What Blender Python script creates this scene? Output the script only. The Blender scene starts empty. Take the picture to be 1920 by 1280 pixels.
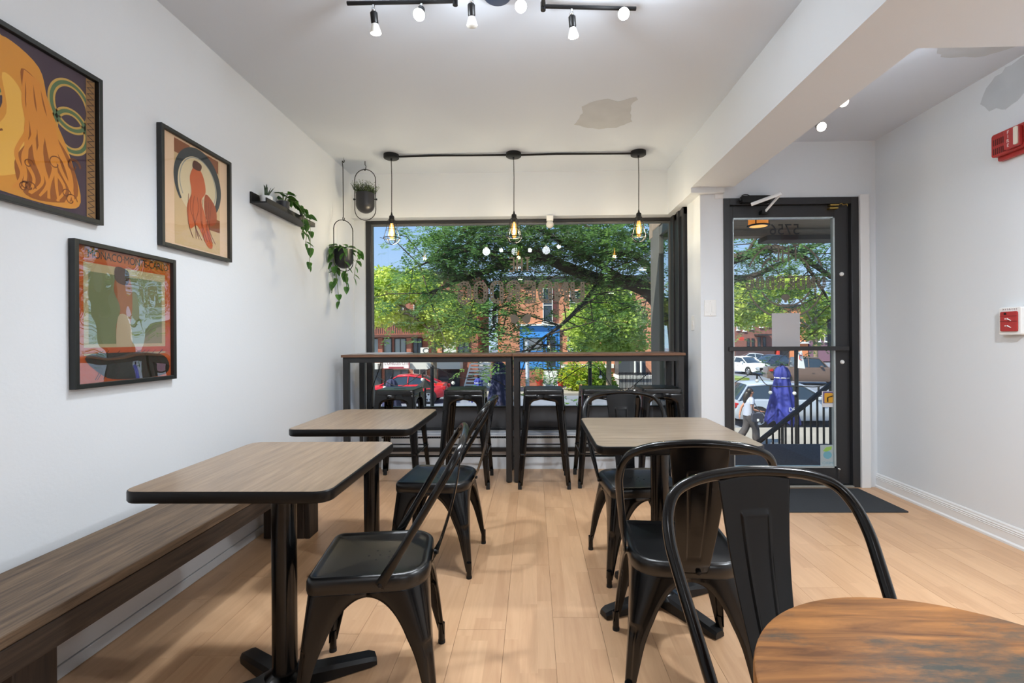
import bpy, bmesh, math, random
import numpy as np
from mathutils import Vector, Matrix
PI = math.pi
random.seed(7)
SC = bpy.context.scene
COL = SC.collection

# ------------------------------------------------------------------ camera, world, sun, exposure
H, FPX, YAW, ROLL, PCX, PCY = 1.15, 900.0, 0.0198, 0.007, 982.2, 635.0
cam = bpy.data.objects.new('camera', bpy.data.cameras.new('camera')); COL.objects.link(cam)
cam.data.sensor_width = 36.0
cam.data.lens = 36.0 * FPX / 1920.0
cam.data.shift_x = (960.0 - PCX) / 1920.0
cam.data.shift_y = (PCY - 640.0) / 1920.0
cam.data.clip_start = 0.02; cam.data.clip_end = 500
cam.matrix_world = Matrix.Translation((0, 0, H)) @ Matrix.Rotation(YAW, 4, 'Z') @ Matrix.Rotation(PI/2, 4, 'X') @ Matrix.Rotation(-ROLL, 4, 'Z')
SC.camera = cam
SC.view_settings.view_transform = 'Standard'
SC.view_settings.look = 'None'
SC.view_settings.exposure = 0.38
SC.view_settings.gamma = 1.0
SC.view_settings.use_curve_mapping = False
W = bpy.data.worlds.new('sky'); SC.world = W; W.use_nodes = True
nt = W.node_tree; nt.nodes.clear()
o_ = nt.nodes.new('ShaderNodeOutputWorld'); b_ = nt.nodes.new('ShaderNodeBackground')
tc = nt.nodes.new('ShaderNodeTexCoord'); sx = nt.nodes.new('ShaderNodeSeparateXYZ'); cr = nt.nodes.new('ShaderNodeValToRGB')
nt.links.new(tc.outputs['Generated'], sx.inputs[0]); nt.links.new(sx.outputs['Z'], cr.inputs[0])
cr.color_ramp.elements[0].position = 0.0; cr.color_ramp.elements[0].color = (.60, .76, .98, 1)
cr.color_ramp.elements[1].position = 0.6; cr.color_ramp.elements[1].color = (.20, .41, .88, 1)
e_ = cr.color_ramp.elements.new(.22); e_.color = (.36, .57, .95, 1)
nt.links.new(cr.outputs[0], b_.inputs[0]); b_.inputs[1].default_value = .86
nt.links.new(b_.outputs[0], o_.inputs[0])
sun = bpy.data.objects.new('sun', bpy.data.lights.new('sun', 'SUN')); COL.objects.link(sun)
sun.data.energy = 7.2; sun.data.angle = math.radians(.53); sun.data.color = (1, .94, .84)
sun.rotation_euler = Vector((.62, .36, -.80)).to_track_quat('-Z', 'Y').to_euler()

# lamp strengths (watts), used by the lamps' builders below
P_TRACK, P_DOWN, P_SPILL, P_PEND, P_RIGHT, P_FILL_L, P_FILL_R = 10.0, 58.0, 4.5, 8.5, 30.0, 6.0, 36.0  # the last two drive the added fill lamps out of view

# ------------------------------------------------------------------ helpers
def lin(c):
    return tuple((x/255/12.92 if x <= 10 else ((x/255+.055)/1.055)**2.4) for x in c)

def at(px, py, Y):
    """world point at depth Y that the photograph shows at (px, py)"""
    u = px-PCX; v = PCY-py
    u0 = u*math.cos(ROLL)+v*math.sin(ROLL); v0 = -u*math.sin(ROLL)+v*math.cos(ROLL)
    d = Vector((math.cos(YAW)*u0/FPX-math.sin(YAW), math.sin(YAW)*u0/FPX+math.cos(YAW), v0/FPX))
    return Vector((0, 0, H)) + d*(Y/d.y)

MATS = {}
def mat(name, rgb, rough=.5, metal=0.0, spec=.5, bump=None, emit=None, var=None, coat=0, trans=0):
    """plain surface; bump=(scale, strength), var=(scale, amount) mottles the colour"""
    if name in MATS: return MATS[name]
    m = bpy.data.materials.new(name); m.use_nodes = True; n = m.node_tree
    p = n.nodes['Principled BSDF']; c = lin(rgb)
    p.inputs['Base Color'].default_value = (*c, 1); p.inputs['Roughness'].default_value = rough
    p.inputs['Metallic'].default_value = metal; p.inputs['Specular IOR Level'].default_value = spec
    p.inputs['Coat Weight'].default_value = coat; p.inputs['Coat Roughness'].default_value = .12
    if emit:
        p.inputs['Emission Color'].default_value = (*lin(emit[0]), 1); p.inputs['Emission Strength'].default_value = emit[1]
    t = None
    if bump or var:
        t = n.nodes.new('ShaderNodeTexCoord')
    if bump:
        z = n.nodes.new('ShaderNodeTexNoise'); z.inputs['Scale'].default_value = bump[0]; z.inputs['Detail'].default_value = 3
        bp = n.nodes.new('ShaderNodeBump'); bp.inputs['Strength'].default_value = bump[1]; bp.inputs['Distance'].default_value = .004
        n.links.new(t.outputs['Object'], z.inputs['Vector']); n.links.new(z.outputs['Fac'], bp.inputs['Height']); n.links.new(bp.outputs[0], p.inputs['Normal'])
    if var:
        z = n.nodes.new('ShaderNodeTexNoise'); z.inputs['Scale'].default_value = var[0]; z.inputs['Detail'].default_value = 6
        r = n.nodes.new('ShaderNodeValToRGB')
        r.color_ramp.elements[0].position = .3; r.color_ramp.elements[1].position = .7
        r.color_ramp.elements[0].color = (*[x*(1-var[1]) for x in c], 1); r.color_ramp.elements[1].color = (*[min(1, x*(1+var[1])) for x in c], 1)
        n.links.new(t.outputs['Object'], z.inputs['Vector']); n.links.new(z.outputs['Fac'], r.inputs[0]); n.links.new(r.outputs[0], p.inputs['Base Color'])
    MATS[name] = m
    return m

def wood(name, dark, light, axis='y', scale=9, stretch=14, rough=.4, patch=None, bump=.05, coat=0):
    """grain stretched along one axis; patch=(rgb, scale, threshold) lays weathered patches over it"""
    if name in MATS: return MATS[name]
    m = bpy.data.materials.new(name); m.use_nodes = True; n = m.node_tree; L = n.links.new
    p = n.nodes['Principled BSDF']; p.inputs['Roughness'].default_value = rough; p.inputs['Coat Weight'].default_value = coat
    t = n.nodes.new('ShaderNodeTexCoord'); mp = n.nodes.new('ShaderNodeMapping')
    s = {'x': (1, stretch, stretch), 'y': (stretch, 1, stretch), 'z': (stretch, stretch, 1)}[axis]
    mp.inputs['Scale'].default_value = s; L(t.outputs['Object'], mp.inputs[0])
    a = n.nodes.new('ShaderNodeTexNoise'); a.inputs['Scale'].default_value = scale*.35; a.inputs['Detail'].default_value = 9; a.inputs['Roughness'].default_value = .65; a.inputs['Distortion'].default_value = .6
    L(mp.outputs[0], a.inputs['Vector'])
    r = n.nodes.new('ShaderNodeValToRGB'); r.color_ramp.elements[0].position = .32; r.color_ramp.elements[1].position = .68
    r.color_ramp.elements[0].color = (*lin(dark), 1); r.color_ramp.elements[1].color = (*lin(light), 1)
    L(a.outputs['Fac'], r.inputs[0]); out = r.outputs[0]
    if patch:
        q = n.nodes.new('ShaderNodeTexNoise'); q.inputs['Scale'].default_value = patch[1]; q.inputs['Detail'].default_value = 8; q.inputs['Roughness'].default_value = .7
        mp2 = n.nodes.new('ShaderNodeMapping'); mp2.inputs['Scale'].default_value = {'x': (1, 3, 3), 'y': (3, 1, 3), 'z': (3, 3, 1)}[axis]
        L(t.outputs['Object'], mp2.inputs[0]); L(mp2.outputs[0], q.inputs['Vector'])
        k = n.nodes.new('ShaderNodeValToRGB'); k.color_ramp.elements[0].position = patch[2]; k.color_ramp.elements[1].position = patch[2]+.12
        L(q.outputs['Fac'], k.inputs[0])
        mx = n.nodes.new('ShaderNodeMix'); mx.data_type = 'RGBA'; mx.inputs[7].default_value = (*lin(patch[0]), 1)
        L(k.outputs[0], mx.inputs[0]); L(out, mx.inputs[6]); out = mx.outputs[2]
    L(out, p.inputs['Base Color'])
    bp = n.nodes.new('ShaderNodeBump'); bp.inputs['Strength'].default_value = bump; bp.inputs['Distance'].default_value = .003
    L(a.outputs['Fac'], bp.inputs['Height']); L(bp.outputs[0], p.inputs['Normal'])
    MATS[name] = m
    return m

def glass_mat(name, refl=.0, tint=(.94, .97, .96), warp=0.0, rough=0.0):
    """thin clear pane: see-through plus a mirror reflection that grows at grazing angles"""
    if name in MATS: return MATS[name]
    m = bpy.data.materials.new(name); m.use_nodes = True; n = m.node_tree; n.nodes.clear(); L = n.links.new
    o = n.nodes.new('ShaderNodeOutputMaterial'); mx = n.nodes.new('ShaderNodeMixShader')
    tr = n.nodes.new('ShaderNodeBsdfTransparent'); tr.inputs[0].default_value = (*tint, 1)
    g = n.nodes.new('ShaderNodeBsdfGlossy'); g.inputs['Roughness'].default_value = rough
    f = n.nodes.new('ShaderNodeFresnel'); f.inputs[0].default_value = 1.45
    ad = n.nodes.new('ShaderNodeMath'); ad.operation = 'ADD'; ad.use_clamp = True; ad.inputs[1].default_value = refl
    ge = n.nodes.new('ShaderNodeNewGeometry'); iv = n.nodes.new('ShaderNodeMath'); iv.operation = 'SUBTRACT'; iv.inputs[0].default_value = 1; L(ge.outputs['Backfacing'], iv.inputs[1])
    mu = n.nodes.new('ShaderNodeMath'); mu.operation = 'MULTIPLY'; L(ad.outputs[0], mu.inputs[0]); L(iv.outputs[0], mu.inputs[1])
    L(f.outputs[0], ad.inputs[0]); L(mu.outputs[0], mx.inputs[0]); L(tr.outputs[0], mx.inputs[1]); L(g.outputs[0], mx.inputs[2]); L(mx.outputs[0], o.inputs[0])
    if warp:
        t = n.nodes.new('ShaderNodeTexCoord'); z = n.nodes.new('ShaderNodeTexNoise'); z.inputs['Scale'].default_value = 5; z.inputs['Detail'].default_value = 1
        bp = n.nodes.new('ShaderNodeBump'); bp.inputs['Strength'].default_value = warp; bp.inputs['Distance'].default_value = .01
        L(t.outputs['Object'], z.inputs['Vector']); L(z.outputs['Fac'], bp.inputs['Height']); L(bp.outputs[0], g.inputs['Normal'])
    MATS[name] = m
    return m

def leaf_mat(name, dark, light, scale=2.0, trans=.4, thr=(.35, .65)):
    if name in MATS: return MATS[name]
    m = bpy.data.materials.new(name); m.use_nodes = True; n = m.node_tree; n.nodes.clear(); L = n.links.new
    o = n.nodes.new('ShaderNodeOutputMaterial'); mx = n.nodes.new('ShaderNodeMixShader'); mx.inputs[0].default_value = trans
    d = n.nodes.new('ShaderNodeBsdfPrincipled'); d.inputs['Roughness'].default_value = .45; d.inputs['Specular IOR Level'].default_value = .35
    tr = n.nodes.new('ShaderNodeBsdfTranslucent')
    t = n.nodes.new('ShaderNodeTexCoord'); z = n.nodes.new('ShaderNodeTexNoise'); z.inputs['Scale'].default_value = scale; z.inputs['Detail'].default_value = 5
    r = n.nodes.new('ShaderNodeValToRGB'); r.color_ramp.elements[0].position = thr[0]; r.color_ramp.elements[1].position = thr[1]
    r.color_ramp.elements[0].color = (*lin(dark), 1); r.color_ramp.elements[1].color = (*lin(light), 1)
    L(t.outputs['Object'], z.inputs['Vector']); L(z.outputs['Fac'], r.inputs[0]); L(r.outputs[0], d.inputs['Base Color']); L(r.outputs[0], tr.inputs[0])
    L(d.outputs[0], mx.inputs[1]); L(tr.outputs[0], mx.inputs[2]); L(mx.outputs[0], o.inputs[0])
    MATS[name] = m
    return m

def rrect(x0, x1, y0, y1, r, n=5):
    """rounded rectangle, counter-clockwise; r one radius or (x1y1, x0y1, x0y0, x1y0)"""
    if not isinstance(r, (tuple, list)): r = (r,)*4
    pts = []
    for (cx, cy, a, q) in ((x1-r[0], y1-r[0], 0, r[0]), (x0+r[1], y1-r[1], PI/2, r[1]), (x0+r[2], y0+r[2], PI, r[2]), (x1-r[3], y0+r[3], 1.5*PI, r[3])):
        for i in range(n+1):
            t = a+PI/2*i/n; pts.append((cx+q*math.cos(t), cy+q*math.sin(t)))
    return pts

def catmull(P, k=6, closed=False):
    P = [Vector(p) for p in P]; out = []; n = len(P)
    for i in range(n if closed else n-1):
        if closed: a, b, c, d = P[(i-1) % n], P[i], P[(i+1) % n], P[(i+2) % n]
        else: a, b, c, d = P[max(i-1, 0)], P[i], P[i+1], P[min(i+2, n-1)]
        for j in range(k):
            t = j/k
            out.append(.5*((2*b)+(c-a)*t+(2*a-5*b+4*c-d)*t*t+(3*b-a-3*c+d)*t**3))
    if not closed: out.append(P[-1])
    return out

class MB:
    """collects shapes and links them as ONE mesh object"""
    def __init__(s): s.v = []; s.f = []; s.mi = []; s.M = None; s.cur = 0
    def add(s, vs, fs):
        o = len(s.v)
        for p in vs:
            p = Vector(p); s.v.append(s.M @ p if s.M is not None else p)
        for f in fs: s.f.append([o+i for i in f]); s.mi.append(s.cur)
        return s
    def box(s, x0, x1, y0, y1, z0, z1):
        return s.add([(x, y, z) for z in (z0, z1) for y in (y0, y1) for x in (x0, x1)], [(0, 2, 3, 1), (4, 5, 7, 6), (0, 1, 5, 4), (2, 6, 7, 3), (0, 4, 6, 2), (1, 3, 7, 5)])
    def prism(s, pts, c0, c1, ax='z'):
        g = {'z': lambda a, b, c: (a, b, c), 'x': lambda a, b, c: (c, a, b), 'y': lambda a, b, c: (a, c, b)}[ax]; n = len(pts)
        vs = [g(a, b, c0) for a, b in pts]+[g(a, b, c1) for a, b in pts]
        return s.add(vs, [list(range(n))[::-1], list(range(n, 2*n))]+[(i, (i+1) % n, n+(i+1) % n, n+i) for i in range(n)])
    def loft(s, rings, cap0=True, cap1=True, closed=True):
        n = len(rings[0]); vs = [p for r in rings for p in r]; fs = []
        for k in range(len(rings)-1):
            for i in range(n if closed else n-1):
                j = (i+1) % n; fs.append((k*n+i, k*n+j, (k+1)*n+j, (k+1)*n+i))
        if cap0: fs.append(list(range(n))[::-1])
        if cap1: fs.append([(len(rings)-1)*n+i for i in range(n)])
        return s.add(vs, fs)
    def lathe(s, prof, seg=16, c=(0, 0, 0), ax='z'):
        rings = []
        for r, z in prof:
            ring = []
            for i in range(seg):
                t = 2*PI*i/seg; a, b = r*math.cos(t), r*math.sin(t)
                p = {'z': (a, b, z), 'x': (z, a, b), 'y': (b, z, a)}[ax]
                ring.append((c[0]+p[0], c[1]+p[1], c[2]+p[2]))
            rings.append(ring)
        return s.loft(rings)
    def cyl(s, r, z0, z1, c=(0, 0), seg=16, ax='z'):
        return s.lathe([(r, z0), (r, z1)], seg, {'z': (c[0], c[1], 0), 'x': (0, c[0], c[1]), 'y': (c[0], 0, c[1])}[ax], ax)
    def tube(s, P, r, seg=8, closed=False, flat=None):
        P = [Vector(p) for p in P]; n = len(P); rings = []; up = None
        for i in range(n):
            a = P[i-1] if (closed or i > 0) else P[0]; b = P[(i+1) % n] if (closed or i < n-1) else P[-1]
            t = (b-a).normalized()
            if up is None:
                up = Vector((0, 0, 1)) if abs(t.z) < .9 else Vector((1, 0, 0))
            x = t.cross(up)
            if x.length < 1e-6: x = t.orthogonal()
            x.normalize(); y = x.cross(t).normalized(); up = y
            rr = r[i] if isinstance(r, (list, tuple)) else r
            f1, f2 = flat[i] if isinstance(flat, list) else (flat or (1, 1))
            rings.append([P[i]+x*(rr*f1*math.cos(2*PI*k/seg))+y*(rr*f2*math.sin(2*PI*k/seg)) for k in range(seg)])
        if closed: rings.append(rings[0]); return s.loft(rings, False, False)
        return s.loft(rings)
    def sphere(s, c, r, seg=12, rings=8, sc=(1, 1, 1)):
        vs = [(c[0], c[1], c[2]-r*sc[2])]; fs = []
        for i in range(1, rings):
            a = -PI/2+PI*i/rings
            for k in range(seg): vs.append((c[0]+r*sc[0]*math.cos(a)*math.cos(2*PI*k/seg), c[1]+r*sc[1]*math.cos(a)*math.sin(2*PI*k/seg), c[2]+r*sc[2]*math.sin(a)))
        vs.append((c[0], c[1], c[2]+r*sc[2])); T = len(vs)-1
        for k in range(seg):
            fs.append((0, 1+(k+1) % seg, 1+k)); fs.append((T, T-seg+k, T-seg+(k+1) % seg))
            for i in range(rings-2): b = 1+i*seg; fs.append((b+k, b+(k+1) % seg, b+seg+(k+1) % seg, b+seg+k))
        return s.add(vs, fs)
    def build(s, name, m, parent=None, bevel=0, smooth=True, solid=0, kind=None, label=None, fix=True, ang=.7):
        me = bpy.data.meshes.new(name); me.from_pydata([tuple(p) for p in s.v], [], s.f)
        ms = m if isinstance(m, (list, tuple)) else [m]
        for q in ms: me.materials.append(q)
        if len(ms) > 1: me.polygons.foreach_set('material_index', s.mi)
        if fix:
            bm = bmesh.new(); bm.from_mesh(me); bmesh.ops.recalc_face_normals(bm, faces=bm.faces); bm.to_mesh(me); bm.free()
        if smooth:
            me.shade_smooth(); me.set_sharp_from_angle(angle=ang)
        o = bpy.data.objects.new(name, me); COL.objects.link(o)
        if parent: o.parent = parent
        if solid:
            d = o.modifiers.new('thickness', 'SOLIDIFY'); d.thickness = solid; d.offset = -1
        if bevel:
            d = o.modifiers.new('bevel', 'BEVEL'); d.width = bevel; d.segments = 2; d.limit_method = 'ANGLE'; d.harden_normals = False
        if kind: o['kind'] = kind
        if label: o['label'] = label
        return o

def tag(o, label, cat, group=None):
    o['label'] = label; o['category'] = cat
    if group: o['group'] = group
    return o
def thing(name, label, cat, loc=(0, 0, 0), rz=0, group=None):
    o = bpy.data.objects.new(name, None); COL.objects.link(o); o.location = loc; o.rotation_euler = (0, 0, rz); o.empty_display_size = .1
    return tag(o, label, cat, group)
def kids(o): return [c for c in list(SC.objects) if c.parent == o]
def copy_tree(o, parent=None):
    ch = list(o.children)
    c = o.copy(); COL.objects.link(c); c.parent = parent
    for k in ch: copy_tree(k, c)
    return c
def dup(o, label, loc, rz=0):
    c = copy_tree(o); c.location = loc; c.rotation_euler = (0, 0, rz); c['label'] = label
    return c
def struct(o): o['kind'] = 'structure'; return o
def lamp(name, kind, loc, watts, col=(1, 1, 1), parent=None, size=.05, aim=None, cone=None, blend=.6):
    l = bpy.data.lights.new(name, kind); l.energy = watts; l.color = col
    if kind == 'AREA': l.shape = 'DISK'; l.size = size
    else: l.shadow_soft_size = size
    if cone: l.spot_size = cone; l.spot_blend = blend
    o = bpy.data.objects.new(name, l); COL.objects.link(o); o.location = loc
    if parent: o.parent = parent
    if aim is not None: o.rotation_euler = Vector(aim).to_track_quat('-Z', 'Y').to_euler()
    return o
def text_mesh(s, size, extrude=0.0, spacing=1.0):
    """the word as flat outlines: vertices (x right, y up, z) and faces, centred"""
    cu = bpy.data.curves.new('lettering', 'FONT'); cu.body = s; cu.size = size; cu.align_x = 'CENTER'; cu.align_y = 'CENTER'; cu.extrude = extrude; cu.space_character = spacing; cu.resolution_u = 3
    o = bpy.data.objects.new('lettering', cu); COL.objects.link(o)
    dg = bpy.context.evaluated_depsgraph_get(); me = bpy.data.meshes.new_from_object(o.evaluated_get(dg))
    v = [p.co.copy() for p in me.vertices]; f = [list(p.vertices) for p in me.polygons]
    bpy.data.objects.remove(o); bpy.data.curves.remove(cu); bpy.data.meshes.remove(me)
    return v, f

# ------------------------------------------------------------------ materials of the room
M_WALL = mat('white_wall_paint', (222, 226, 230), .55, bump=(90, .10))
M_CEIL = mat('white_ceiling_paint', (213, 221, 232), .7, bump=(120, .05))
M_TRIM = mat('white_gloss_paint', (228, 228, 228), .35, bump=(60, .05))
M_PATCH = mat('grey_filler', (194, 198, 202), .8, var=(9, .04))
M_BLACK = mat('black_steel', (8, 8, 9), .19, spec=.45)
M_SEAT = mat('black_satin_steel', (9, 9, 10), .32, spec=.62)
M_BLKMAT = mat('black_powder_coat', (15, 15, 16), .42, spec=.35, bump=(400, .05))
M_RUBBER = mat('black_rubber', (22, 22, 22), .8)
M_ALU = mat('dark_anodised_frame', (40, 40, 42), .38, spec=.5)
M_ALUG = mat('grey_aluminium', (112, 112, 110), .4, metal=.4)
M_KICK = mat('grey_kick_panel', (84, 84, 86), .5, bump=(60, .06))
M_CHROME = mat('bright_steel', (215, 215, 215), .15, metal=1)
M_BRASS = mat('brass', (190, 160, 90), .3, metal=1)
M_GLASS = glass_mat('window_glass')
M_DOORGL = glass_mat('door_glass', tint=(.93, .965, .955))
M_PLEXI = glass_mat('picture_glass', refl=.0, warp=.2, tint=(.97, .97, .97))
M_PLEXI2 = glass_mat('glossy_picture_acrylic', refl=.34, warp=.35, tint=(.97, .97, .97))
M_WHITE = mat('white_plastic', (232, 232, 230), .35)
M_RED = mat('red_plastic', (172, 52, 50), .35)
M_TABY = wood('walnut_laminate_along_y', (110, 90, 70), (148, 125, 101), 'y', 11, 16, .33, bump=.02, coat=.12)
M_TABX = wood('walnut_laminate_along_x', (106, 92, 77), (143, 126, 107), 'x', 11, 16, .33, bump=.02, coat=.12)
M_BAR = wood('brown_bar_board', (98, 68, 50), (128, 92, 68), 'x', 10, 14, .3, bump=.02)
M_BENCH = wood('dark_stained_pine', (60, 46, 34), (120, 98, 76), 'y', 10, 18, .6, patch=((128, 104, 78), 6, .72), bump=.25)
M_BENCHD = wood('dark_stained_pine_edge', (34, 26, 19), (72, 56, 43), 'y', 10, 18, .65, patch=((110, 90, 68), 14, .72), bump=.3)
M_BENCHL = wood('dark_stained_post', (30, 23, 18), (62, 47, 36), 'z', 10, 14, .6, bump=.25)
M_RUST = wood('weathered_round_top', (98, 60, 29), (168, 112, 58), 'x', 13, 10, .5, patch=((64, 64, 57), 3.4, .48), bump=.05)
M_RUST.node_tree.nodes['Principled BSDF'].inputs['Specular IOR Level'].default_value = .18
M_EDGE = mat('black_edge_band', (14, 14, 15), .35, spec=.3)
M_MATBLK = mat('charcoal_carpet', (54, 57, 61), .95, bump=(700, .9), var=(260, .35))

def floor_mat():
    m = bpy.data.materials.new('beech_laminate'); m.use_nodes = True; n = m.node_tree; L = n.links.new
    p = n.nodes['Principled BSDF']; p.inputs['Roughness'].default_value = .34; p.inputs['Specular IOR Level'].default_value = .45
    t = n.nodes.new('ShaderNodeTexCoord'); oi = n.nodes.new('ShaderNodeObjectInfo')
    def math_(op, a, b=None):
        q = n.nodes.new('ShaderNodeMath'); q.operation = op
        for i, x in enumerate((a, b)):
            if x is None: continue
            if isinstance(x, (int, float)): q.inputs[i].default_value = x
            else: L(x, q.inputs[i])
        return q.outputs[0]
    s = n.nodes.new('ShaderNodeSeparateXYZ'); L(t.outputs['Object'], s.inputs[0])
    strip = math_('FLOOR', math_('DIVIDE', s.outputs[0], .0634))
    rnd = n.nodes.new('ShaderNodeTexWhiteNoise'); rnd.noise_dimensions = '2D'
    cv = n.nodes.new('ShaderNodeCombineXYZ'); L(strip, cv.inputs[0]); L(math_('MULTIPLY', oi.outputs['Random'], 57), cv.inputs[1]); L(cv.outputs[0], rnd.inputs['Vector'])
    piece = math_('FLOOR', math_('DIVIDE', math_('ADD', s.outputs[1], math_('MULTIPLY', rnd.outputs['Value'], .9)), .43))
    r2 = n.nodes.new('ShaderNodeTexWhiteNoise'); r2.noise_dimensions = '3D'
    c2 = n.nodes.new('ShaderNodeCombineXYZ'); L(strip, c2.inputs[0]); L(piece, c2.inputs[1]); L(math_('MULTIPLY', oi.outputs['Random'], 91), c2.inputs[2]); L(c2.outputs[0], r2.inputs['Vector'])
    # grain, shifted per piece
    mp = n.nodes.new('ShaderNodeMapping'); mp.inputs['Scale'].default_value = (26, 2.2, 1)
    av = n.nodes.new('ShaderNodeVectorMath'); av.operation = 'ADD'; L(t.outputs['Object'], mp.inputs[0]); L(mp.outputs[0], av.inputs[0])
    sv = n.nodes.new('ShaderNodeVectorMath'); sv.operation = 'SCALE'; sv.inputs[3].default_value = 40; L(r2.outputs['Color'], sv.inputs[0]); L(sv.outputs[0], av.inputs[1])
    g = n.nodes.new('ShaderNodeTexNoise'); g.inputs['Scale'].default_value = 1.0; g.inputs['Detail'].default_value = 8; g.inputs['Roughness'].default_value = .62; g.inputs['Distortion'].default_value = 1.3; L(av.outputs[0], g.inputs['Vector'])
    f = math_('ADD', math_('MULTIPLY', g.outputs['Fac'], .72), math_('MULTIPLY', r2.outputs['Value'], .26))
    r = n.nodes.new('ShaderNodeValToRGB'); E_ = r.color_ramp.elements
    E_[0].position = .2; E_[0].color = (*lin((186, 144, 108)), 1); E_[1].position = .8; E_[1].color = (*lin((215, 175, 136)), 1)
    L(f, r.inputs[0]); L(r.outputs[0], p.inputs['Base Color'])
    rr = math_('ADD', math_('MULTIPLY', g.outputs['Fac'], .12), .28); L(rr, p.inputs['Roughness'])
    return m
M_FLOOR = floor_mat()
# ------------------------------------------------------------------ the room
XL, XR, YB, ZC = -1.64, 2.62, -4.2, 2.645     # left wall, right wall, back wall, ceiling
YF, YW, YD = 4.30, 4.45, 3.72                 # low front wall, shop window, door wall

fl = MB(); fl.box(XL-.2, XR+.2, YB-.2, 1.2, -.12, 0).box(XL-.2, XR+.2, 1.2, 4.52, -.12, -.009)
floor = struct(fl.build('floor', M_FLOOR, smooth=False))
PW, PL = .1902, 1.285
proto = {}
col_i = 0
x = XL
while x < XR-.01:
    x1 = min(x+PW, XR)
    ymax = YF if x < 1.3 else YD+.05
    y = 1.2-random.random()*PL*.9
    first = True
    while y < ymax:
        ya, yb = max(y, 1.2), min(y+PL, ymax)
        y += PL
        if yb-ya < .03: continue
        key = (round(x1-x, 3), round(yb-ya, 3))
        if key not in proto:
            o = MB().box(.0006, x1-x-.0006, .0006, yb-ya-.0006, -.009, 0).build('plank', M_FLOOR, floor, smooth=False); proto[key] = o
        else:
            o = proto[key].copy(); COL.objects.link(o)
        o.location = (x, ya, 0)
    x = x1

struct(MB().box(XL-.2, XR+.2, YB-.2, 4.6, ZC, ZC+.15).build('ceiling', M_CEIL, smooth=False))
ceiling = bpy.data.objects['ceiling']
def ragged(pts, seed, amp):
    r = random.Random(seed); out = []
    for i in range(len(pts)):
        a, b = Vector(pts[i]), Vector(pts[(i+1) % len(pts)])
        k = max(2, int((b-a).length/.03))
        for j in range(k):
            p = a.lerp(b, j/k); out.append((p.x+r.uniform(-amp, amp), p.y+r.uniform(-amp, amp)))
    return out
P = ragged([(.30, 3.36), (.335, 3.20), (.325, 3.10), (.40, 3.03), (.48, 3.01), (.55, 3.05), (.645, 2.99), (.66, 3.02), (.635, 3.10), (.655, 3.20), (.69, 3.33), (.60, 3.42), (.47, 3.44), (.36, 3.40)], 1, .006)
MB().prism(P, ZC-.0012, ZC+.001).build('filler_patch', M_PATCH, ceiling, smooth=False, label='grey patch of bare filler on the ceiling')
P = ragged([(1.98, 2.36), (2.12, 2.18), (2.5, 2.0), (2.6, 2.0), (2.6, 2.45), (2.42, 2.62), (2.2, 2.62), (2.05, 2.5)], 2, .008)
MB().prism(P, ZC-.0012, ZC+.001).build('filler_patch', M_PATCH, ceiling, smooth=False)

struct(MB().box(XL-.2, XL, YB-.2, 4.6, -2.3, ZC).build('wall_left', M_WALL, smooth=False))
wr = MB().box(XR, XR+.2, YB-.2, 4.0, -.12, ZC)
wall_right = struct(wr.build('wall_right', M_WALL, smooth=False))
P = ragged([(2.86, 2.50), (2.80, 2.44), (2.70, 2.40), (2.55, 2.45), (2.35, 2.50), (2.35, 2.63), (2.70, 2.63), (2.82, 2.58)], 3, .008)
MB().prism(P, XR-.0012, XR+.001, 'x').build('filler_patch', M_PATCH, wall_right, smooth=False, label='grey patch of bare filler high on the right wall')
struct(MB().box(XL-.2, XR+.2, YB-.2, YB, -.12, ZC).build('wall_back', mat('grey_back_wall', (120, 120, 122), .7), smooth=False))
wf = MB()
wf.box(XL, 1.29, YF, 4.56, -2.3, .300)                 # low wall under the window
wf.box(XL, 1.46, YF, 4.56, 2.25, ZC)                   # header over the window
wf.box(XL, -1.545, 4.38, 4.56, .300, 2.25)             # strip left of the window
struct(wf.build('wall_front', M_WALL, smooth=False))
struct(MB().box(XL+.001, 1.29, YF-.02, 4.415, .300, .312).build('trim_1', M_TRIM, smooth=False, bevel=.003))   # sill board
wd = MB()
wd.box(1.29, 1.466, YD, 4.03, -.12, 2.25)              # pier left of the door
wd.box(1.466, 2.486, YD, 3.9, 2.216, ZC)               # above the door
wd.box(2.486, XR, YD, 3.9, -.12, ZC)
wd.box(1.466, 2.486, YD, 3.9, -.12, -.008)
struct(wd.build('wall_door', M_WALL, smooth=False))
bm_ = MB()
bm_.box(1.205, 1.46, YD-.05, YF, 2.25, ZC)             # bulkhead over the side window
bm_.box(1.205, 1.525, 1.93, YD-.05, 2.288, ZC)         # long beam
bm_.box(1.205, XR, YB, 1.93, 2.288, ZC)                # dropped ceiling towards the back of the room
struct(bm_.build('ceiling_beam', M_WALL, smooth=False))
struct(MB().box(1.40, 1.466, YD-.008, YD+.02, 2.216, 2.26).box(2.486, 2.555, YD-.03, YD+.02, 0, 2.23).build('trim_2', M_TRIM, smooth=False, bevel=.003))   # door casing

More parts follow.
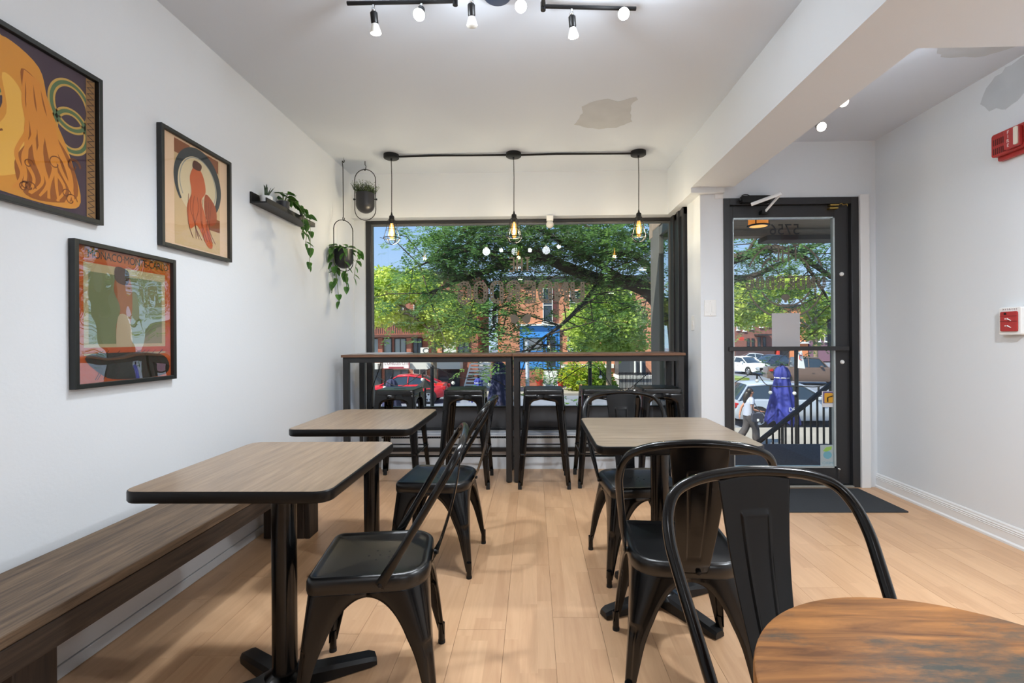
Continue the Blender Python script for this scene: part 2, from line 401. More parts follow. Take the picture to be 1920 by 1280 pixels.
# skirting: boards behind the bench, ridged board on the right
bl = struct(MB().box(XL, XL+.004, -1, 4.29, 0, .285).build('baseboard_left', M_TRIM, smooth=False))
z = .0
for k, hgt in enumerate((.05, .105, .10)):
    MB().box(XL+.001, XL+.020-.004*(k == 2), .6, 4.27, z+.0015, z+hgt-.0035).build('board', mat('worn_white_board', (205, 205, 206), .5, bump=(30, .3)), bl, smooth=False, bevel=.003); z += hgt
prof = [(0, 0), (.020, 0), (.020, .012), (.011, .020), (.011, .060), (.013, .064), (.009, .068), (.013, .074), (.009, .079), (.012, .085), (.008, .092), (.008, .10), (.003, .108), (0, .108)]
n_ = len(prof)
r0 = [(XR-a, -1.5, b) for a, b in prof]; r1 = [(XR-a, YD-.001, b) for a, b in prof]
struct(MB().loft([r0, r1]).build('baseboard_right', M_TRIM, smooth=False))

# ------------------------------------------------------------------ shop window
win = MB()
win.box(-1.545, -1.500, YW-.04, YW+.05, .312, 2.25).box(1.262, 1.29, YW-.04, YW+.05, .312, 2.25)
win.box(-1.5, 1.262, YW-.04, YW+.05, 2.222, 2.25).box(-1.5, 1.262, YW-.04, YW+.05, .312, .335)
window = struct(win.build('window_1', M_ALU, smooth=False, bevel=.002))
MB().box(-1.5, 1.262, YW-.012, YW+.03, .335, .517).build('kick_panel', M_KICK, window, smooth=False, label='dark grey panel below the glass')
MB().box(-1.5, 1.262, YW-.02, YW+.02, .517, .528).build('glazing_bead', M_ALU, window, smooth=False)
MB().box(-1.5, -1.488, YW-.02, YW+.02, .528, 2.222).box(1.252, 1.262, YW-.02, YW+.02, .528, 2.222).box(-1.488, 1.252, YW-.02, YW+.02, 2.208, 2.222).build('glazing_bead', M_ALUG, window, smooth=False, label='thin pale bead around the glass')
MB().box(-1.488, 1.252, YW-.003, YW+.003, .528, 2.208).build('pane', M_GLASS, window, smooth=False)
sw = MB()
sw.box(1.262, 1.30, 4.06, 4.10, .3, 2.25).box(1.262, 1.30, 4.185, 4.24, .3, 2.25).box(1.27, 1.30, 4.24, 4.33, .3, 2.25).box(1.258, 1.30, 4.33, 4.41, .3, 2.25).box(1.27, 1.30, 4.06, 4.41, 2.19, 2.25).box(1.27, 1.30, 4.03, 4.41, .3, .36)
side_win = struct(sw.build('window_2', M_ALU, smooth=False, bevel=.002))
MB().box(1.283, 1.289, 4.10, 4.185, .36, 2.19).build('pane', M_GLASS, side_win, smooth=False)

# lettering on the glass, seen from behind: dotted marquee letters
M_LET = mat('vinyl_lettering', (100, 94, 85), .7)
GLY = {
 'U': [[(0, 7), (0, 1.6), (.5, .5), (1.6, 0), (2.4, 0), (3.5, .5), (4, 1.6), (4, 7)]],
 'N': [[(0, 0), (0, 7)], [(.1, 6.9), (3.9, .1)], [(4, 0), (4, 7)]],
 'D': [[(0, 0), (0, 7), (2.4, 7), (3.5, 6.5), (4, 5.4), (4, 1.6), (3.5, .5), (2.4, 0), (0, 0)]],
 'E': [[(3.8, 7), (0, 7), (0, 0), (3.8, 0)], [(.9, 3.6), (3.3, 3.6)]],
 'R': [[(0, 0), (0, 7), (2.6, 7), (3.7, 6.4), (4, 5.4), (3.7, 4.3), (2.6, 3.6), (.9, 3.6)], [(2.4, 3.4), (4, 0)]],
 'O': [[(0, 1.6), (0, 5.4), (.5, 6.5), (1.6, 7), (2.4, 7), (3.5, 6.5), (4, 5.4), (4, 1.6), (3.5, .5), (2.4, 0), (1.6, 0), (.5, .5), (0, 1.6)]],
 'G': [[(4, 5.2), (3.6, 6.4), (2.4, 7), (1.6, 7), (.5, 6.5), (0, 5.4), (0, 1.6), (.5, .5), (1.6, 0), (4, 0), (4, 3.2), (2.5, 3.2)]],
 'T': [[(0, 7), (4, 7)], [(2, 6.9), (2, 0)]],
 'H': [[(0, 0), (0, 7)], [(4, 0), (4, 7)], [(.2, 3.5), (3.8, 3.5)]],
}
def resample(P, step):
    P = [Vector((a, b, 0)) for a, b in P]; seg = [(P[i+1]-P[i]).length for i in range(len(P)-1)]; T = sum(seg); k = max(2, round(T/step)); out = []
    for i in range(k+1):
        d = T*i/k; j = 0
        while j < len(seg)-1 and d > seg[j]+1e-9: d -= seg[j]; j += 1
        out.append(P[j].lerp(P[j+1], min(1, d/seg[j])))
    return out
def stroke(mb, P, w, put, dots=True, step=None):
    """flat stroke; each cell carries a round hole"""
    Q = resample(P, step or w*.86); n = len(Q); closed = (Q[0]-Q[-1]).length < 1e-6
    N = []
    for i in range(n):
        a = Q[i-1] if i else (Q[-2] if closed else Q[0]); b = Q[i+1] if i < n-1 else (Q[1] if closed else Q[-1])
        t = (b-a).normalized(); N.append(Vector((-t.y, t.x, 0))*w/2)
    for i in range(n-1):
        A, B, C, D = Q[i]-N[i], Q[i+1]-N[i+1], Q[i+1]+N[i+1], Q[i]+N[i]
        if not dots: mb.add([put(p) for p in (A, B, C, D)], [(0, 1, 2, 3)]); continue
        m = (A+B+C+D)/4; rr = w*.2; ex = ((B-A)+(C-D)).normalized(); ey = Vector((-ex.y, ex.x, 0))
        outer = [A, (A+B)/2, B, (B+C)/2, C, (C+D)/2, D, (D+A)/2]
        inner = [m+(ex*math.cos(t)+ey*math.sin(t))*rr for t in [-3*PI/4+k*PI/4 for k in range(8)]]
        mb.add([put(p) for p in outer+inner], [(k, (k+1) % 8, 8+(k+1) % 8, 8+k) for k in range(8)])
def word(s, x_left, z_base, width, height, yy, parent, w, dots, gap=.24):
    """reads right from the street: x_left is the word's start as the street sees it"""
    n = len(s); cw = width/(n+gap*(n-1))
    for i, ch in enumerate(s):
        mb = MB()
        for k, path in enumerate(GLY[ch]):
            sxx, szz = (cw-w)/4, (height-w)/7
            put = lambda p, k=k: (x_left-i*cw*(1+gap)-w/2-p.x, yy+.0004*k, z_base+w/2+p.y)
            stroke(mb, [(a*sxx, b*szz) for a, b in path], w, put, dots)
        mb.build('letter', M_LET, parent, smooth=False, fix=False)
a, b = at(1096, 527, YW-.006), at(858, 570, YW-.006)
word('UNDERDOG', a.x, b.z, a.x-b.x, .215, YW-.0065, window, .038, True, .16)
a, b = at(995, 482, YW-.006), at(953, 510, YW-.006)
word('THE', a.x, b.z, a.x-b.x, .14, YW-.0065, window, .016, False, .25)
mb = MB(); c = at(976, 598, YW-.006)
for sgn in (-1, 1):
    mb.prism([(c.x+sgn*.005, c.z), (c.x+sgn*.05, c.z+.045), (c.x+sgn*.10, c.z+.04), (c.x+sgn*.085, c.z-.03), (c.x+sgn*.05, c.z-.045)], YW-.0066, YW-.0062, 'y')
mb.build('emblem', M_LET, window, smooth=False)

# ------------------------------------------------------------------ door
dr = MB()   # fixed frame
dr.box(1.466, 1.512, YD-.012, YD+.10, 0, 2.216).box(2.43, 2.486, YD-.012, YD+.10, 0, 2.216).box(1.512, 2.43, YD-.012, YD+.10, 2.165, 2.216)
dr.box(1.512, 2.43, YD+.0, YD+.10, -.008, .012)
door = struct(dr.build('door_1', M_ALU, smooth=False, bevel=.002))
gx0, gx1, gz0, gz1, yd = 1.545, 2.322, .142, 2.072, YD+.018
lf = MB().box(1.514, gx0, yd, yd+.045, .015, 2.163).box(gx1, 2.428, yd, yd+.045, .015, 2.163).box(gx0, gx1, yd, yd+.045, gz1, 2.163).box(gx0, gx1, yd, yd+.045, .015, gz0)
leaf = lf.build('door_leaf', M_ALU, door, smooth=False, bevel=.002)
MB().box(gx0, gx0+.007, yd-.001, yd+.03, gz0, gz1).box(gx1-.014, gx1, yd-.001, yd+.03, gz0, gz1).box(gx0, gx1, yd-.001, yd+.03, gz1-.010, gz1).box(gx0, gx1, yd-.001, yd+.03, gz0, gz0+.012).build('glazing_bead', mat('polished_bead', (190, 200, 202), .25, metal=.6), leaf, smooth=False)
MB().box(gx0+.007, gx1-.014, yd+.018, yd+.024, gz0+.012, gz1-.010).build('pane', M_DOORGL, leaf, smooth=False)
MB().box(1.512, 2.43, YD-.03, YD+.0, .0005, .016).build('threshold', mat('worn_aluminium', (160, 158, 150), .4, metal=.5), door, smooth=False, bevel=.004)
pb = MB().box(1.495, 2.40, yd-.045, yd-.025, 1.045, 1.077).box(1.52, 1.545, yd-.026, yd, 1.05, 1.072).box(2.35, 2.375, yd-.026, yd, 1.05, 1.072)
pb.build('push_bar', M_ALU, leaf, smooth=False, bevel=.003)
for zz in (1.63, .955):
    MB().lathe([(.001, yd-.012), (.012, yd-.011), (.016, yd-.004), (.016, yd)], 14, (2.372, 0, zz), 'y').build('lock_cap', M_WHITE, leaf)
# closer
cl = MB().box(1.585, 1.80, YD-.065, YD-.013, 2.170, 2.222).build('door_closer', M_BLKMAT, door, smooth=False, bevel=.006)
MB().cyl(.008, 0, .028, seg=8, ax='y').build('closer_knuckle', M_BLKMAT, cl).location = (1.572, YD-.06, 2.19)
MB().tube([(1.645, YD-.075, 2.148), (1.83, YD-.16, 2.205)], .013, 8, flat=(.4, 1)).tube([(1.83, YD-.16, 2.208), (1.775, YD-.03, 2.11)], .013, 8, flat=(.6, .8)).build('closer_arm', mat('bright_painted_steel', (236, 238, 240), .25, spec=.7), cl)
MB().box(1.745, 1.80, YD-.035, yd, 2.092, 2.118).build('arm_bracket', M_BLKMAT, cl, smooth=False, bevel=.003)
MB().tube([(1.62+.03*math.cos(t), YD-.04, 2.222+.013*math.sin(t)) for t in np.linspace(0, PI, 7)], .003, 5).build('closer_wire', M_BLKMAT, cl)
# brass bolt with its bent wire
bo = MB().box(2.27, 2.335, YD-.02, yd, 2.148, 2.160).box(2.265, 2.33, YD-.02, yd, 2.124, 2.136).build('door_bolt', M_BRASS, leaf, smooth=False, bevel=.003)
MB().tube(catmull([(2.335, YD-.02, 2.156), (2.35, YD-.025, 2.162), (2.36, YD-.025, 2.150), (2.375, YD-.025, 2.152), (2.39, YD-.025, 2.157), (2.392, YD-.025, 2.140)], 4), .0022, 5).build('bent_wire', M_BRASS, bo)
MB().sphere((2.335, yd-.012, .135), .012, 8, 6).tube([(2.335, yd-.012, .13), (2.333, yd-.012, .06)], .003, 5).build('door_stop_hook', M_CHROME, leaf)
# vinyl on the door glass, all read from the street
yv = yd+.0165
def glass_text(s, cx, cz, size, m, parent, name='lettering', ang=0.0, yy=yv, squash=1.0):
    v, f = text_mesh(s, size)
    R = Matrix.Rotation(ang, 2)
    vs = []
    for p in v:
        q = R @ Vector((p.x*squash, p.y)); vs.append((cx-q.x, yy, cz+q.y))
    return MB().add(vs, f).build(name, m, parent, smooth=False, fix=False)
M_INK = mat('black_vinyl', (14, 14, 14), .5)
c = at(1471, 431, yv); glass_text('5756', c.x, c.z, .118, M_INK, leaf, 'house_number')
a, b = at(1548, 517, yv), at(1398, 544, yv)
word('UNDERDOG', a.x, b.z, a.x-b.x, .112, yv, leaf, .0235, True, .22)
a, b = at(1499, 459, yv), at(1447, 491, yv)
word('THE', a.x, b.z, a.x-b.x, .135, yv, leaf, .013, False, .3)
cc = at(1473, 524, yv)
mb = MB()
def arc(mb, r, a0, a1, w):
    k = 28; P = [(r*math.cos(math.radians(a0+(a1-a0)*i/k)), r*math.sin(math.radians(a0+(a1-a0)*i/k))) for i in range(k+1)]
    stroke(mb, P, w, lambda p: (cc.x-p.x, yv, cc.z+p.y), False, step=.012)
for r, w, spans in ((.295, .013, ((200, 340), (20, 62), (118, 160))), (.205, .013, ((208, 332), (28, 58), (122, 152)))):
    for a0, a1 in spans: arc(mb, r, a0, a1, w)
mb.build('emblem_rings', M_LET, leaf, smooth=False, fix=False)
for i, ch in enumerate('COFFEE'):
    t = math.radians(270-38+i*15.2); glass_text(ch, cc.x-.252*math.cos(t), cc.z+.252*math.sin(t), .072, M_LET, leaf, 'letter', t+PI/2, squash=.7)
mb = MB(); c2 = at(1473, 560, yv)
mb.prism([(c2.x+.034*math.cos(t), c2.z+.026*math.sin(t)) for t in np.linspace(0, 2*PI, 14)[:-1]], yv-.0002, yv)
mb = MB(); mb.prism([(c2.x+.034*math.cos(t), c2.z+.012+.024*math.sin(t)) for t in np.linspace(0, 2*PI, 14)[:-1]], yv-.0003, yv, 'y').prism([(c2.x-.008, c2.z-.03), (c2.x+.008, c2.z-.03), (c2.x+.014, c2.z), (c2.x-.014, c2.z)], yv-.0004, yv, 'y')
k = 20
for r in (.062, .075):
    P = [(r*math.cos(math.radians(180+180*i/k)), r*.72*math.sin(math.radians(180+180*i/k))) for i in range(k+1)]
    stroke(mb, P, .005, lambda p: (c2.x+p.x, yv-.0001, c2.z+p.y), False, step=.01)
mb.build('emblem', M_LET, leaf, smooth=False, fix=False)
# paper notice, stickers
def sticker(x0, y0, x1, y1, m, name, label, th=.0006, back=0):
    a, b = at(x0, y0, yv), at(x1, y1, yv)
    return MB().box(a.x, b.x, yv-th-back, yv-back, b.z, a.z).build(name, m, leaf, smooth=False, label=label), a, b
M_PAPER = mat('back_of_paper', (176, 174, 176), .9)
sticker(1447, 587, 1500, 655, M_PAPER, 'paper_notice', 'grey back of a paper notice taped to the glass')
o, a, b = sticker(1541, 733, 1565, 763, mat('sticker_white', (205, 205, 208), .5), 'sticker', 'small white sticker with a yellow square')
MB().box(a.x+.008, b.x-.004, yv-.0012, yv-.0006, b.z+.03, a.z-.004).build('sticker_band', mat('sticker_violet', (96, 84, 128), .5), o, smooth=False)
MB().prism(rrect(a.x+.018, b.x-.016, b.z+.034, a.z-.014, .008), yv-.0018, yv-.0012, 'y').build('sticker_print', mat('sticker_yellow', (206, 152, 40), .5), o, smooth=False)
MB().box(a.x+.038, a.x+.048, yv-.0023, yv-.0018, b.z+.04, b.z+.075).tube([(a.x+.043, yv-.002, b.z+.075), (a.x+.085, yv-.002, b.z+.088)], .004, 5).build('sticker_figure', M_INK, o, smooth=False)
o, a, b = sticker(1538, 834, 1565, 880, mat('sticker_grey', (168, 178, 180), .5), 'sticker', 'pale grey sticker with a green and blue leaf mark')
cx, cz = (a.x+b.x)/2, a.z-.065
MB().prism([(cx+.035, cz+.055), (cx-.01, cz+.048), (cx-.035, cz+.02), (cx-.01, cz+.012), (cx+.03, cz+.03)], yv-.0012, yv-.0006, 'y').build('leaf_mark', mat('sticker_green', (150, 190, 90), .5), o, smooth=False)
MB().prism([(cx+.03*math.cos(t)*1.1, cz-.012+.03*math.sin(t)) for t in np.linspace(0, 2*PI, 14)[:-1]], yv-.0012, yv-.0006, 'y').build('round_mark', mat('sticker_teal', (110, 165, 180), .5), o, smooth=False)
glass_text('MERCI', cx, cz-.075, .028, mat('sticker_ink', (120, 160, 175), .5), o, yy=yv-.0011)

# charcoal entrance mat
o = MB().prism(rrect(1.36, 2.44, 3.175, 3.665, .01), .0003, .007).build('door_mat', M_MATBLK, smooth=False); tag(o, 'charcoal entrance mat on the wooden floor inside the glass door', 'mat')
# ridged heater under the window
hb = thing('baseboard_heater', 'long white baseboard heater with a dark slot under the shop window', 'heater', (-.16, YF-.03, 0))
MB().box(-1.2, 1.2, -.028, .029, .125, .270).build('casing', M_TRIM, hb, smooth=False, bevel=.003)
MB().box(-1.2, 1.2, -.012, .029, .270, .288).build('grille_slot', M_RUBBER, hb, smooth=False)
g = MB()
for i in range(120): g.box(-1.195+i*.02, -1.189+i*.02, -.016, -.012, .270, .286)
g.build('grille_fins', mat('grey_fin', (70, 70, 72), .5), hb, smooth=False, kind='stuff')
MB().box(-1.2, 1.2, -.028, .029, .288, .2985).build('top_cover', M_TRIM, hb, smooth=False, bevel=.002)
MB().box(-1.19, 1.19, -.02, .029, .105, .125).build('shadow_strip', M_RUBBER, hb, smooth=False)  # black strip standing in for the shadow line below the casing
MB().box(-1.2, 1.2, -.0285, .029, .0, .105).build('plinth', M_WALL, hb, smooth=False)

# switches
def plate(name, label, x, y, z, w, h, rz):
    t = thing(name, label, 'light switch', (x, y, z), rz)
    MB().box(-w/2, w/2, 0, .006, -h/2, h/2).build('plate', M_WHITE, t, smooth=False, bevel=.002)
    return t
t = plate('light_switch', 'square white two-rocker switch plate on the pier beside the door', 1.36, YD-.0062, 1.378, .09, .124, 0)
for sx_ in (-.022, .022): MB().box(sx_-.011, sx_+.011, -.003, .0, -.034, .034).build('rocker', M_WHITE, t, smooth=False, bevel=.001)
for zz in (-.05, .05): MB().cyl(.003, -.001, .001, (0, zz), 8, 'y').build('screw', M_CHROME, t)
t = plate('light_switch', 'narrow white switch plate on the side of the pier next to the window', 1.2838, 3.90, 1.268, .07, .118, -PI/2)
MB().box(-.008, .008, -.004, 0, -.018, .018).build('rocker', M_WHITE, t, smooth=False, bevel=.001)
# fire devices on the right wall
fa = thing('fire_alarm', 'red fire alarm horn and strobe high on the right wall', 'alarm', (XR, 2.61, 2.19))
MB().prism(rrect(-.125, .118, -.075, .072, .012), -.025, -.0005, 'x').build('back_box', M_RED, fa, smooth=False, bevel=.003)
MB().prism(rrect(-.125, .128, -.052, .076, .015), -.052, -.0255, 'x').build('housing', M_RED, fa, smooth=False, bevel=.005)
for zz in (-.022, .028):
    for i in range(7):
        MB().box(-.0535, -.0515, .046+i*.0105, .0505+i*.0105, zz-.017, zz+.017).build('slot', mat('dark_red_slot', (80, 22, 22), .6), fa, smooth=False)
st = MB().prism(rrect(-.05, .036, -.042, .066, .012), -.075, -.0525, 'x').build('strobe', M_RED, fa, smooth=False, bevel=.006)
for i, ch in enumerate('FIRE'):
    v, f = text_mesh(ch, .026)
    MB().add([(-.0758, .008-p.x, .045-i*.023+p.y) for p in v], f).build('letter', M_WHITE, st, smooth=False, fix=False)
MB().prism(rrect(-.047, -.026, -.035, .058, .006), -.082, -.0755, 'x').build('strobe_lens', mat('clear_lens', (225, 215, 200), .2), st, smooth=False)
ps = thing('pull_station', 'white and red manual fire pull station on the right wall below the alarm', 'alarm', (XR, 2.655, 1.228))
MB().prism(rrect(-.06, .064, -.075, .075, .010), -.035, -.0005, 'x').build('case', M_WHITE, ps, smooth=False, bevel=.004)
hd = MB().prism(rrect(-.046, .048, -.056, .052, .008), -.043, -.0355, 'x').build('pull_handle', M_RED, ps, smooth=False, bevel=.002)
MB().box(-.0436, -.0428, -.046, .048, .026, .0275).box(-.0436, -.0428, -.046, .048, -.003, -.0005).build('groove', mat('dark_red_slot', (80, 22, 22), .6), hd, smooth=False)
for zz in (.012, -.026):
    MB().sphere((-.0436, .018, zz), .004, 8, 6, (.3, 1, 1)).tube([(-.0436, .006, zz+.002), (-.0436, -.014, zz-.010)], .0045, 6, flat=(1, .4)).tube([(-.0436, .006, zz+.004), (-.0436, .006, zz-.006)], .002, 5).build('hand_mark', M_WHITE, hd)
MB().box(-.0436, -.043, .012, .026, .034, .046).build('key_mark', M_INK, hd, smooth=False)
for i in range(3):
    for sg in (-1, 1):
        y0 = sg*(.012+i*.012)
        MB().tube([(-.0356, y0+sg*.003, .068), (-.0356, y0-sg*.003, .064), (-.0356, y0+sg*.003, .060)], .0011, 4).build('chevron', mat('dark_red_print', (120, 40, 40), .5), ps)
MB().tube([(-.0356, .004, .060), (-.0356, 0, .068), (-.0356, -.004, .060)], .0012, 4).build('arrow', mat('dark_red_print', (120, 40, 40), .5), ps)
# little sensor hanging under the window header
se = thing('motion_sensor', 'small white motion sensor with a round eye at the top of the shop window', 'sensor', (.155, YF-.0, 2.25))
MB().box(-.03, .03, -.03, .02, -.05, -.0005).build('bracket', M_WHITE, se, smooth=False, bevel=.006)
MB().sphere((0, -.012, -.082), .034, 14, 10).build('eye', mat('frosted_white', (214, 212, 208), .35), se)
# ------------------------------------------------------------------ bistro chairs, stools, tables
def leg_shell(sx_, sy_, top, foot, ztop, zend, wfun, rfun, n=14, flute=None, levels=None):
    """folded sheet-steel leg: two wings meeting at a rounded corner, wings widen into the apron"""
    rings = []
    for z in (levels or [ztop+(zend-ztop)*k/n for k in range(n+1)]):
        hx = foot+(top-foot)*(z/ztop)
        w = min(wfun(z, hx), hx); r = min(rfun(z), w*.85)
        P = [(hx-w, hx), (hx-(w+r)/2, hx), (hx-r, hx)]
        for i in range(1, 8):
            t = PI/2*(1-i/8); P.append((hx-r+r*math.cos(t), hx-r+r*math.sin(t)))
        P += [(hx, hx-r), (hx, hx-(w+r)/2), (hx, hx-w)]
        if flute and z < flute:
            d = .007*min(1, (flute-z)/.012)
            Q = []
            for i, (a, b) in enumerate(P):
                e = d*max(0, 1-abs(i-6)/3.2)**.6 if abs(i-6) < 3.2 else 0
                Q.append((a-e, b-e))
            P = Q
        rings.append([(sx_*a, sy_*b, z) for a, b in P])
    return MB().loft(rings, False, False, closed=False)

def make_chair(name, label):
    t = thing(name, label, 'chair', group='black steel chairs')
    # seat pan with rolled rim, square at the front, rounder at the back
    rings = []
    for ins, z in ((0, .398), (.0, .404), (-.002, .407), (-.001, .432), (.003, .441), (.010, .4455), (.018, .445), (.023, .4405), (.028, .4395), (.06, .436), (.10, .4335), (.15, .4315)):
        rings.append([(a, b, z) for a, b in rrect(-.178+ins, .178-ins, -.18+ins, .178-ins, (max(.034-ins, .006), max(.034-ins, .006), max(.095-ins, .008), max(.095-ins, .008)), 6)])
    MB().loft(rings, False, True).build('seat', M_SEAT, t, ang=1.2)
    h = MB()
    for q in range(6):
        if q == 5: x_, y_, r_ = 0, -.01, .0035
        else: x_, y_, r_ = .036*math.cos(q*2*PI/5+.4), -.01+.036*math.sin(q*2*PI/5+.4), .0042
        h.cyl(r_, .4318, .4326, (x_, y_), 8)
    h.build('seat_holes', M_RUBBER, t, kind='stuff')
    def wf_(z, hx):
        lw = .024+max(0, min(1, (z-.036)/.224))*.034
        k = max(0, min(1, (z-.17)/(.384-.17)))
        return lw+(hx-lw+.001)*(1-math.sqrt(max(0, 1-k*k))) if k < 1 else hx+.001
    for sx_ in (-1, 1):
        for sy_ in (1, -1):
            top = lambda z: .02 if z < .2 else .02+(z-.2)/.2*(.012 if sy_ > 0 else .07)
            zs = leg_shell(sx_, sy_, .174, .214, .405, .058, wf_, top, 22, .245, [.405, .393, .3845, .3839, .3832, .3815, .379, .375, .369, .361, .351, .338, .322, .304, .286, .268, .252, .245, .240, .232, .215, .19, .165, .13, .095, .058, .036]).build('leg', M_BLACK, t, solid=.002, ang=1.0)
            a = .214+(.177-.214)*(.06/.405)-.013
            MB().cyl(.0125, .004, .075, (sx_*(.2135-.015), sy_*(.2135-.015)), 12).build('foot_tube', M_BLACK, zs)
            MB().cyl(.0135, 0, .012, (sx_*(.2135-.015), sy_*(.2135-.015)), 12).build('foot_cap', M_RUBBER, zs)
    HP = [(.188, 0), (.205, .3), (.2215, .6), (.225, .72), (.217, .83), (.190, .92), (.136, .97), (.068, .992), (0, 1)]
    P = [(-x_, k) for x_, k in HP]+[(x_, k) for x_, k in HP[-2::-1]]
    P = [Vector((x_, -.04-.255*k, .42+.424*k)) for x_, k in P]
    C_ = catmull(P, 6); n_ = len(C_)
    fl_ = []
    for i in range(n_):
        d = min(i, n_-1-i); f = max(0, 1-d/5); fl_.append((1-.75*f, 1+.35*f))
    # flat ends sit outside the seat rim
    MB().tube(C_, .0122, 10, flat=fl_).build('back_hoop', M_BLACK, t)
    for sx_ in (-1, 1):
        MB().lathe([(.0085, .180), (.0085, .191), (.006, .195), (.001, .196)], 10, (0, -.043, .424), 'x').build('bolt', M_BLKMAT, t) if sx_ > 0 else MB().lathe([(.0085, -.180), (.0085, -.191), (.006, -.195), (.001, -.196)], 10, (0, -.043, .424), 'x').build('bolt', M_BLKMAT, t)
    # back splat with a pressed outline
    NX, NZ = 44, 64; rings = []
    for j in range(NZ+1):
        k = j/NZ
        zc = .416+(.838-.416)*k
        yc = -.190-.096*k - .018*math.sin(PI*min(1, k*1.0))
        if k < .08: yc += (.08-k)*.10
        w = .045+.038*min(1, k*1.05)+.002
        row = []
        for i in range(NX+1):
            u = -1+2*i/NX; x_ = u*w
            xi = w*.44; d = min(xi-abs(x_), (k-.13)*.43, (.80-k)*.43)
            e = .0032*max(0, 1-abs(d-.003)/.0034)+(.0012 if d > .003 else 0)
            zz = zc-.010*abs(u)**2*max(0, (k-.85)/.15)
            row.append((x_, yc-.004*(1-u*u)+e, zz))
        rings.append(row)
    MB().loft(rings, False, False, closed=False).build('back_splat', M_BLACK, t, solid=.0018, ang=1.2)
    MB().lathe([(.0085, -.186), (.0085, -.197), (.006, -.201), (.001, -.202)], 10, (.018, 0, .424), 'y').build('bolt', M_BLKMAT, t)
    return t
A_ = make_chair('bistro_chair', 'black steel chair drawn up to the nearest left table, seen from the side')
A_.location = (-.526, 1.593, 0); A_.rotation_euler = (0, 0, 1.706)
dup(A_, 'black steel chair at the far left table, behind the nearest side-on chair', (-.501, 2.517, 0), 1.498)
dup(A_, 'black steel chair facing us on the window side of the right-hand table', (.522, 2.445, 0), 3.24)
dup(A_, 'black steel chair with its back to us on the near side of the right-hand table', (.502, 1.689, 0), -.072)
dup(A_, 'black steel chair closest to the camera, tall back rising behind the round table', (.534, .816, 0), 3.267)

def make_stool(name, label):
    t = thing(name, label, 'stool', group='black steel bar stools')
    rings = []
    for ins, z in ((0, .722), (0, .745), (.002, .752), (.007, .756), (.014, .7565), (.022, .7545), (.06, .754)):
        rings.append([(a, b, z) for a, b in rrect(-.156+ins, .156-ins, -.156+ins, .156-ins, max(.03-ins, .006), 5)])
    MB().loft(rings, False, True).build('seat', M_SEAT, t, ang=1.2)
    MB().prism(rrect(-.05, .05, -.010, .010, .0095, 4), .754, .7548).build('hand_slot', M_RUBBER, t)
    def wf_(z, hx):
        lw = .036+max(0, (z-.03)/.66)*.026
        k = max(0, min(1, (z-.64)/.045))
        return lw+(hx-lw+.001)*(1-math.sqrt(max(0, 1-k*k))) if k < 1 else hx+.001
    for sx_ in (-1, 1):
        for sy_ in (-1, 1):
            lg = leg_shell(sx_, sy_, .155, .205, .728, .03, wf_, lambda z: .018, 20, .60, [.728, .70, .6855, .6848, .684, .682, .679, .674, .667, .658, .648, .638, .61, .60, .594, .586, .55, .45, .3, .15, .03]).build('leg', M_BLACK, t, solid=.002, ang=1.0)
            MB().prism([(a, b) for a, b in rrect(sx_*.188-.014, sx_*.188+.014, sy_*.188-.014, sy_*.188+.014, .005, 3)], 0, .05).build('foot_cap', M_RUBBER, lg)
    a = .205+(.155-.205)*(.262/.728)-.008
    for k in range(4):
        P0 = [(-a, -a), (a, -a), (a, a), (-a, a)][k]; P1 = [(-a, -a), (a, -a), (a, a), (-a, a)][(k+1) % 4]
        MB().tube([(*P0, .262), (P0[0]*.92+P1[0]*.08, P0[1]*.92+P1[1]*.08, .262), (P0[0]*.91+P1[0]*.09, P0[1]*.91+P1[1]*.09, .262), (P0[0]*.09+P1[0]*.91, P0[1]*.09+P1[1]*.91, .262), (P0[0]*.08+P1[0]*.92, P0[1]*.08+P1[1]*.92, .262), (*P1, .262)], [.010, .010, .0065, .0065, .010, .010], 8).build('rung', M_BLACK, t)
    for sg in (-1, 1):
        MB().tube([(-.152, -.152*sg, .655), (0, 0, .668+.004*sg), (.152, .152*sg, .655)], .006, 6).build('cross_brace', M_BLACK, t)
    return t
S_ = make_stool('bar_stool', 'leftmost black steel bar stool, under the bar by the left wall')
S_.location = (-1.085, 3.87, 0); S_.rotation_euler = (0, 0, -.02)
dup(S_, 'second black steel bar stool from the left wall', (-.545, 3.86, 0), .01)
dup(S_, 'middle black steel bar stool, just right of the paired bar legs', (.077, 3.86, 0), 0)
dup(S_, 'fourth black steel bar stool from the left wall, left of the right-hand chair back', (.535, 3.89, 0), .015)
dup(S_, 'rightmost black steel bar stool, behind the right-hand chair back', (1.005, 3.90, 0), -.01)

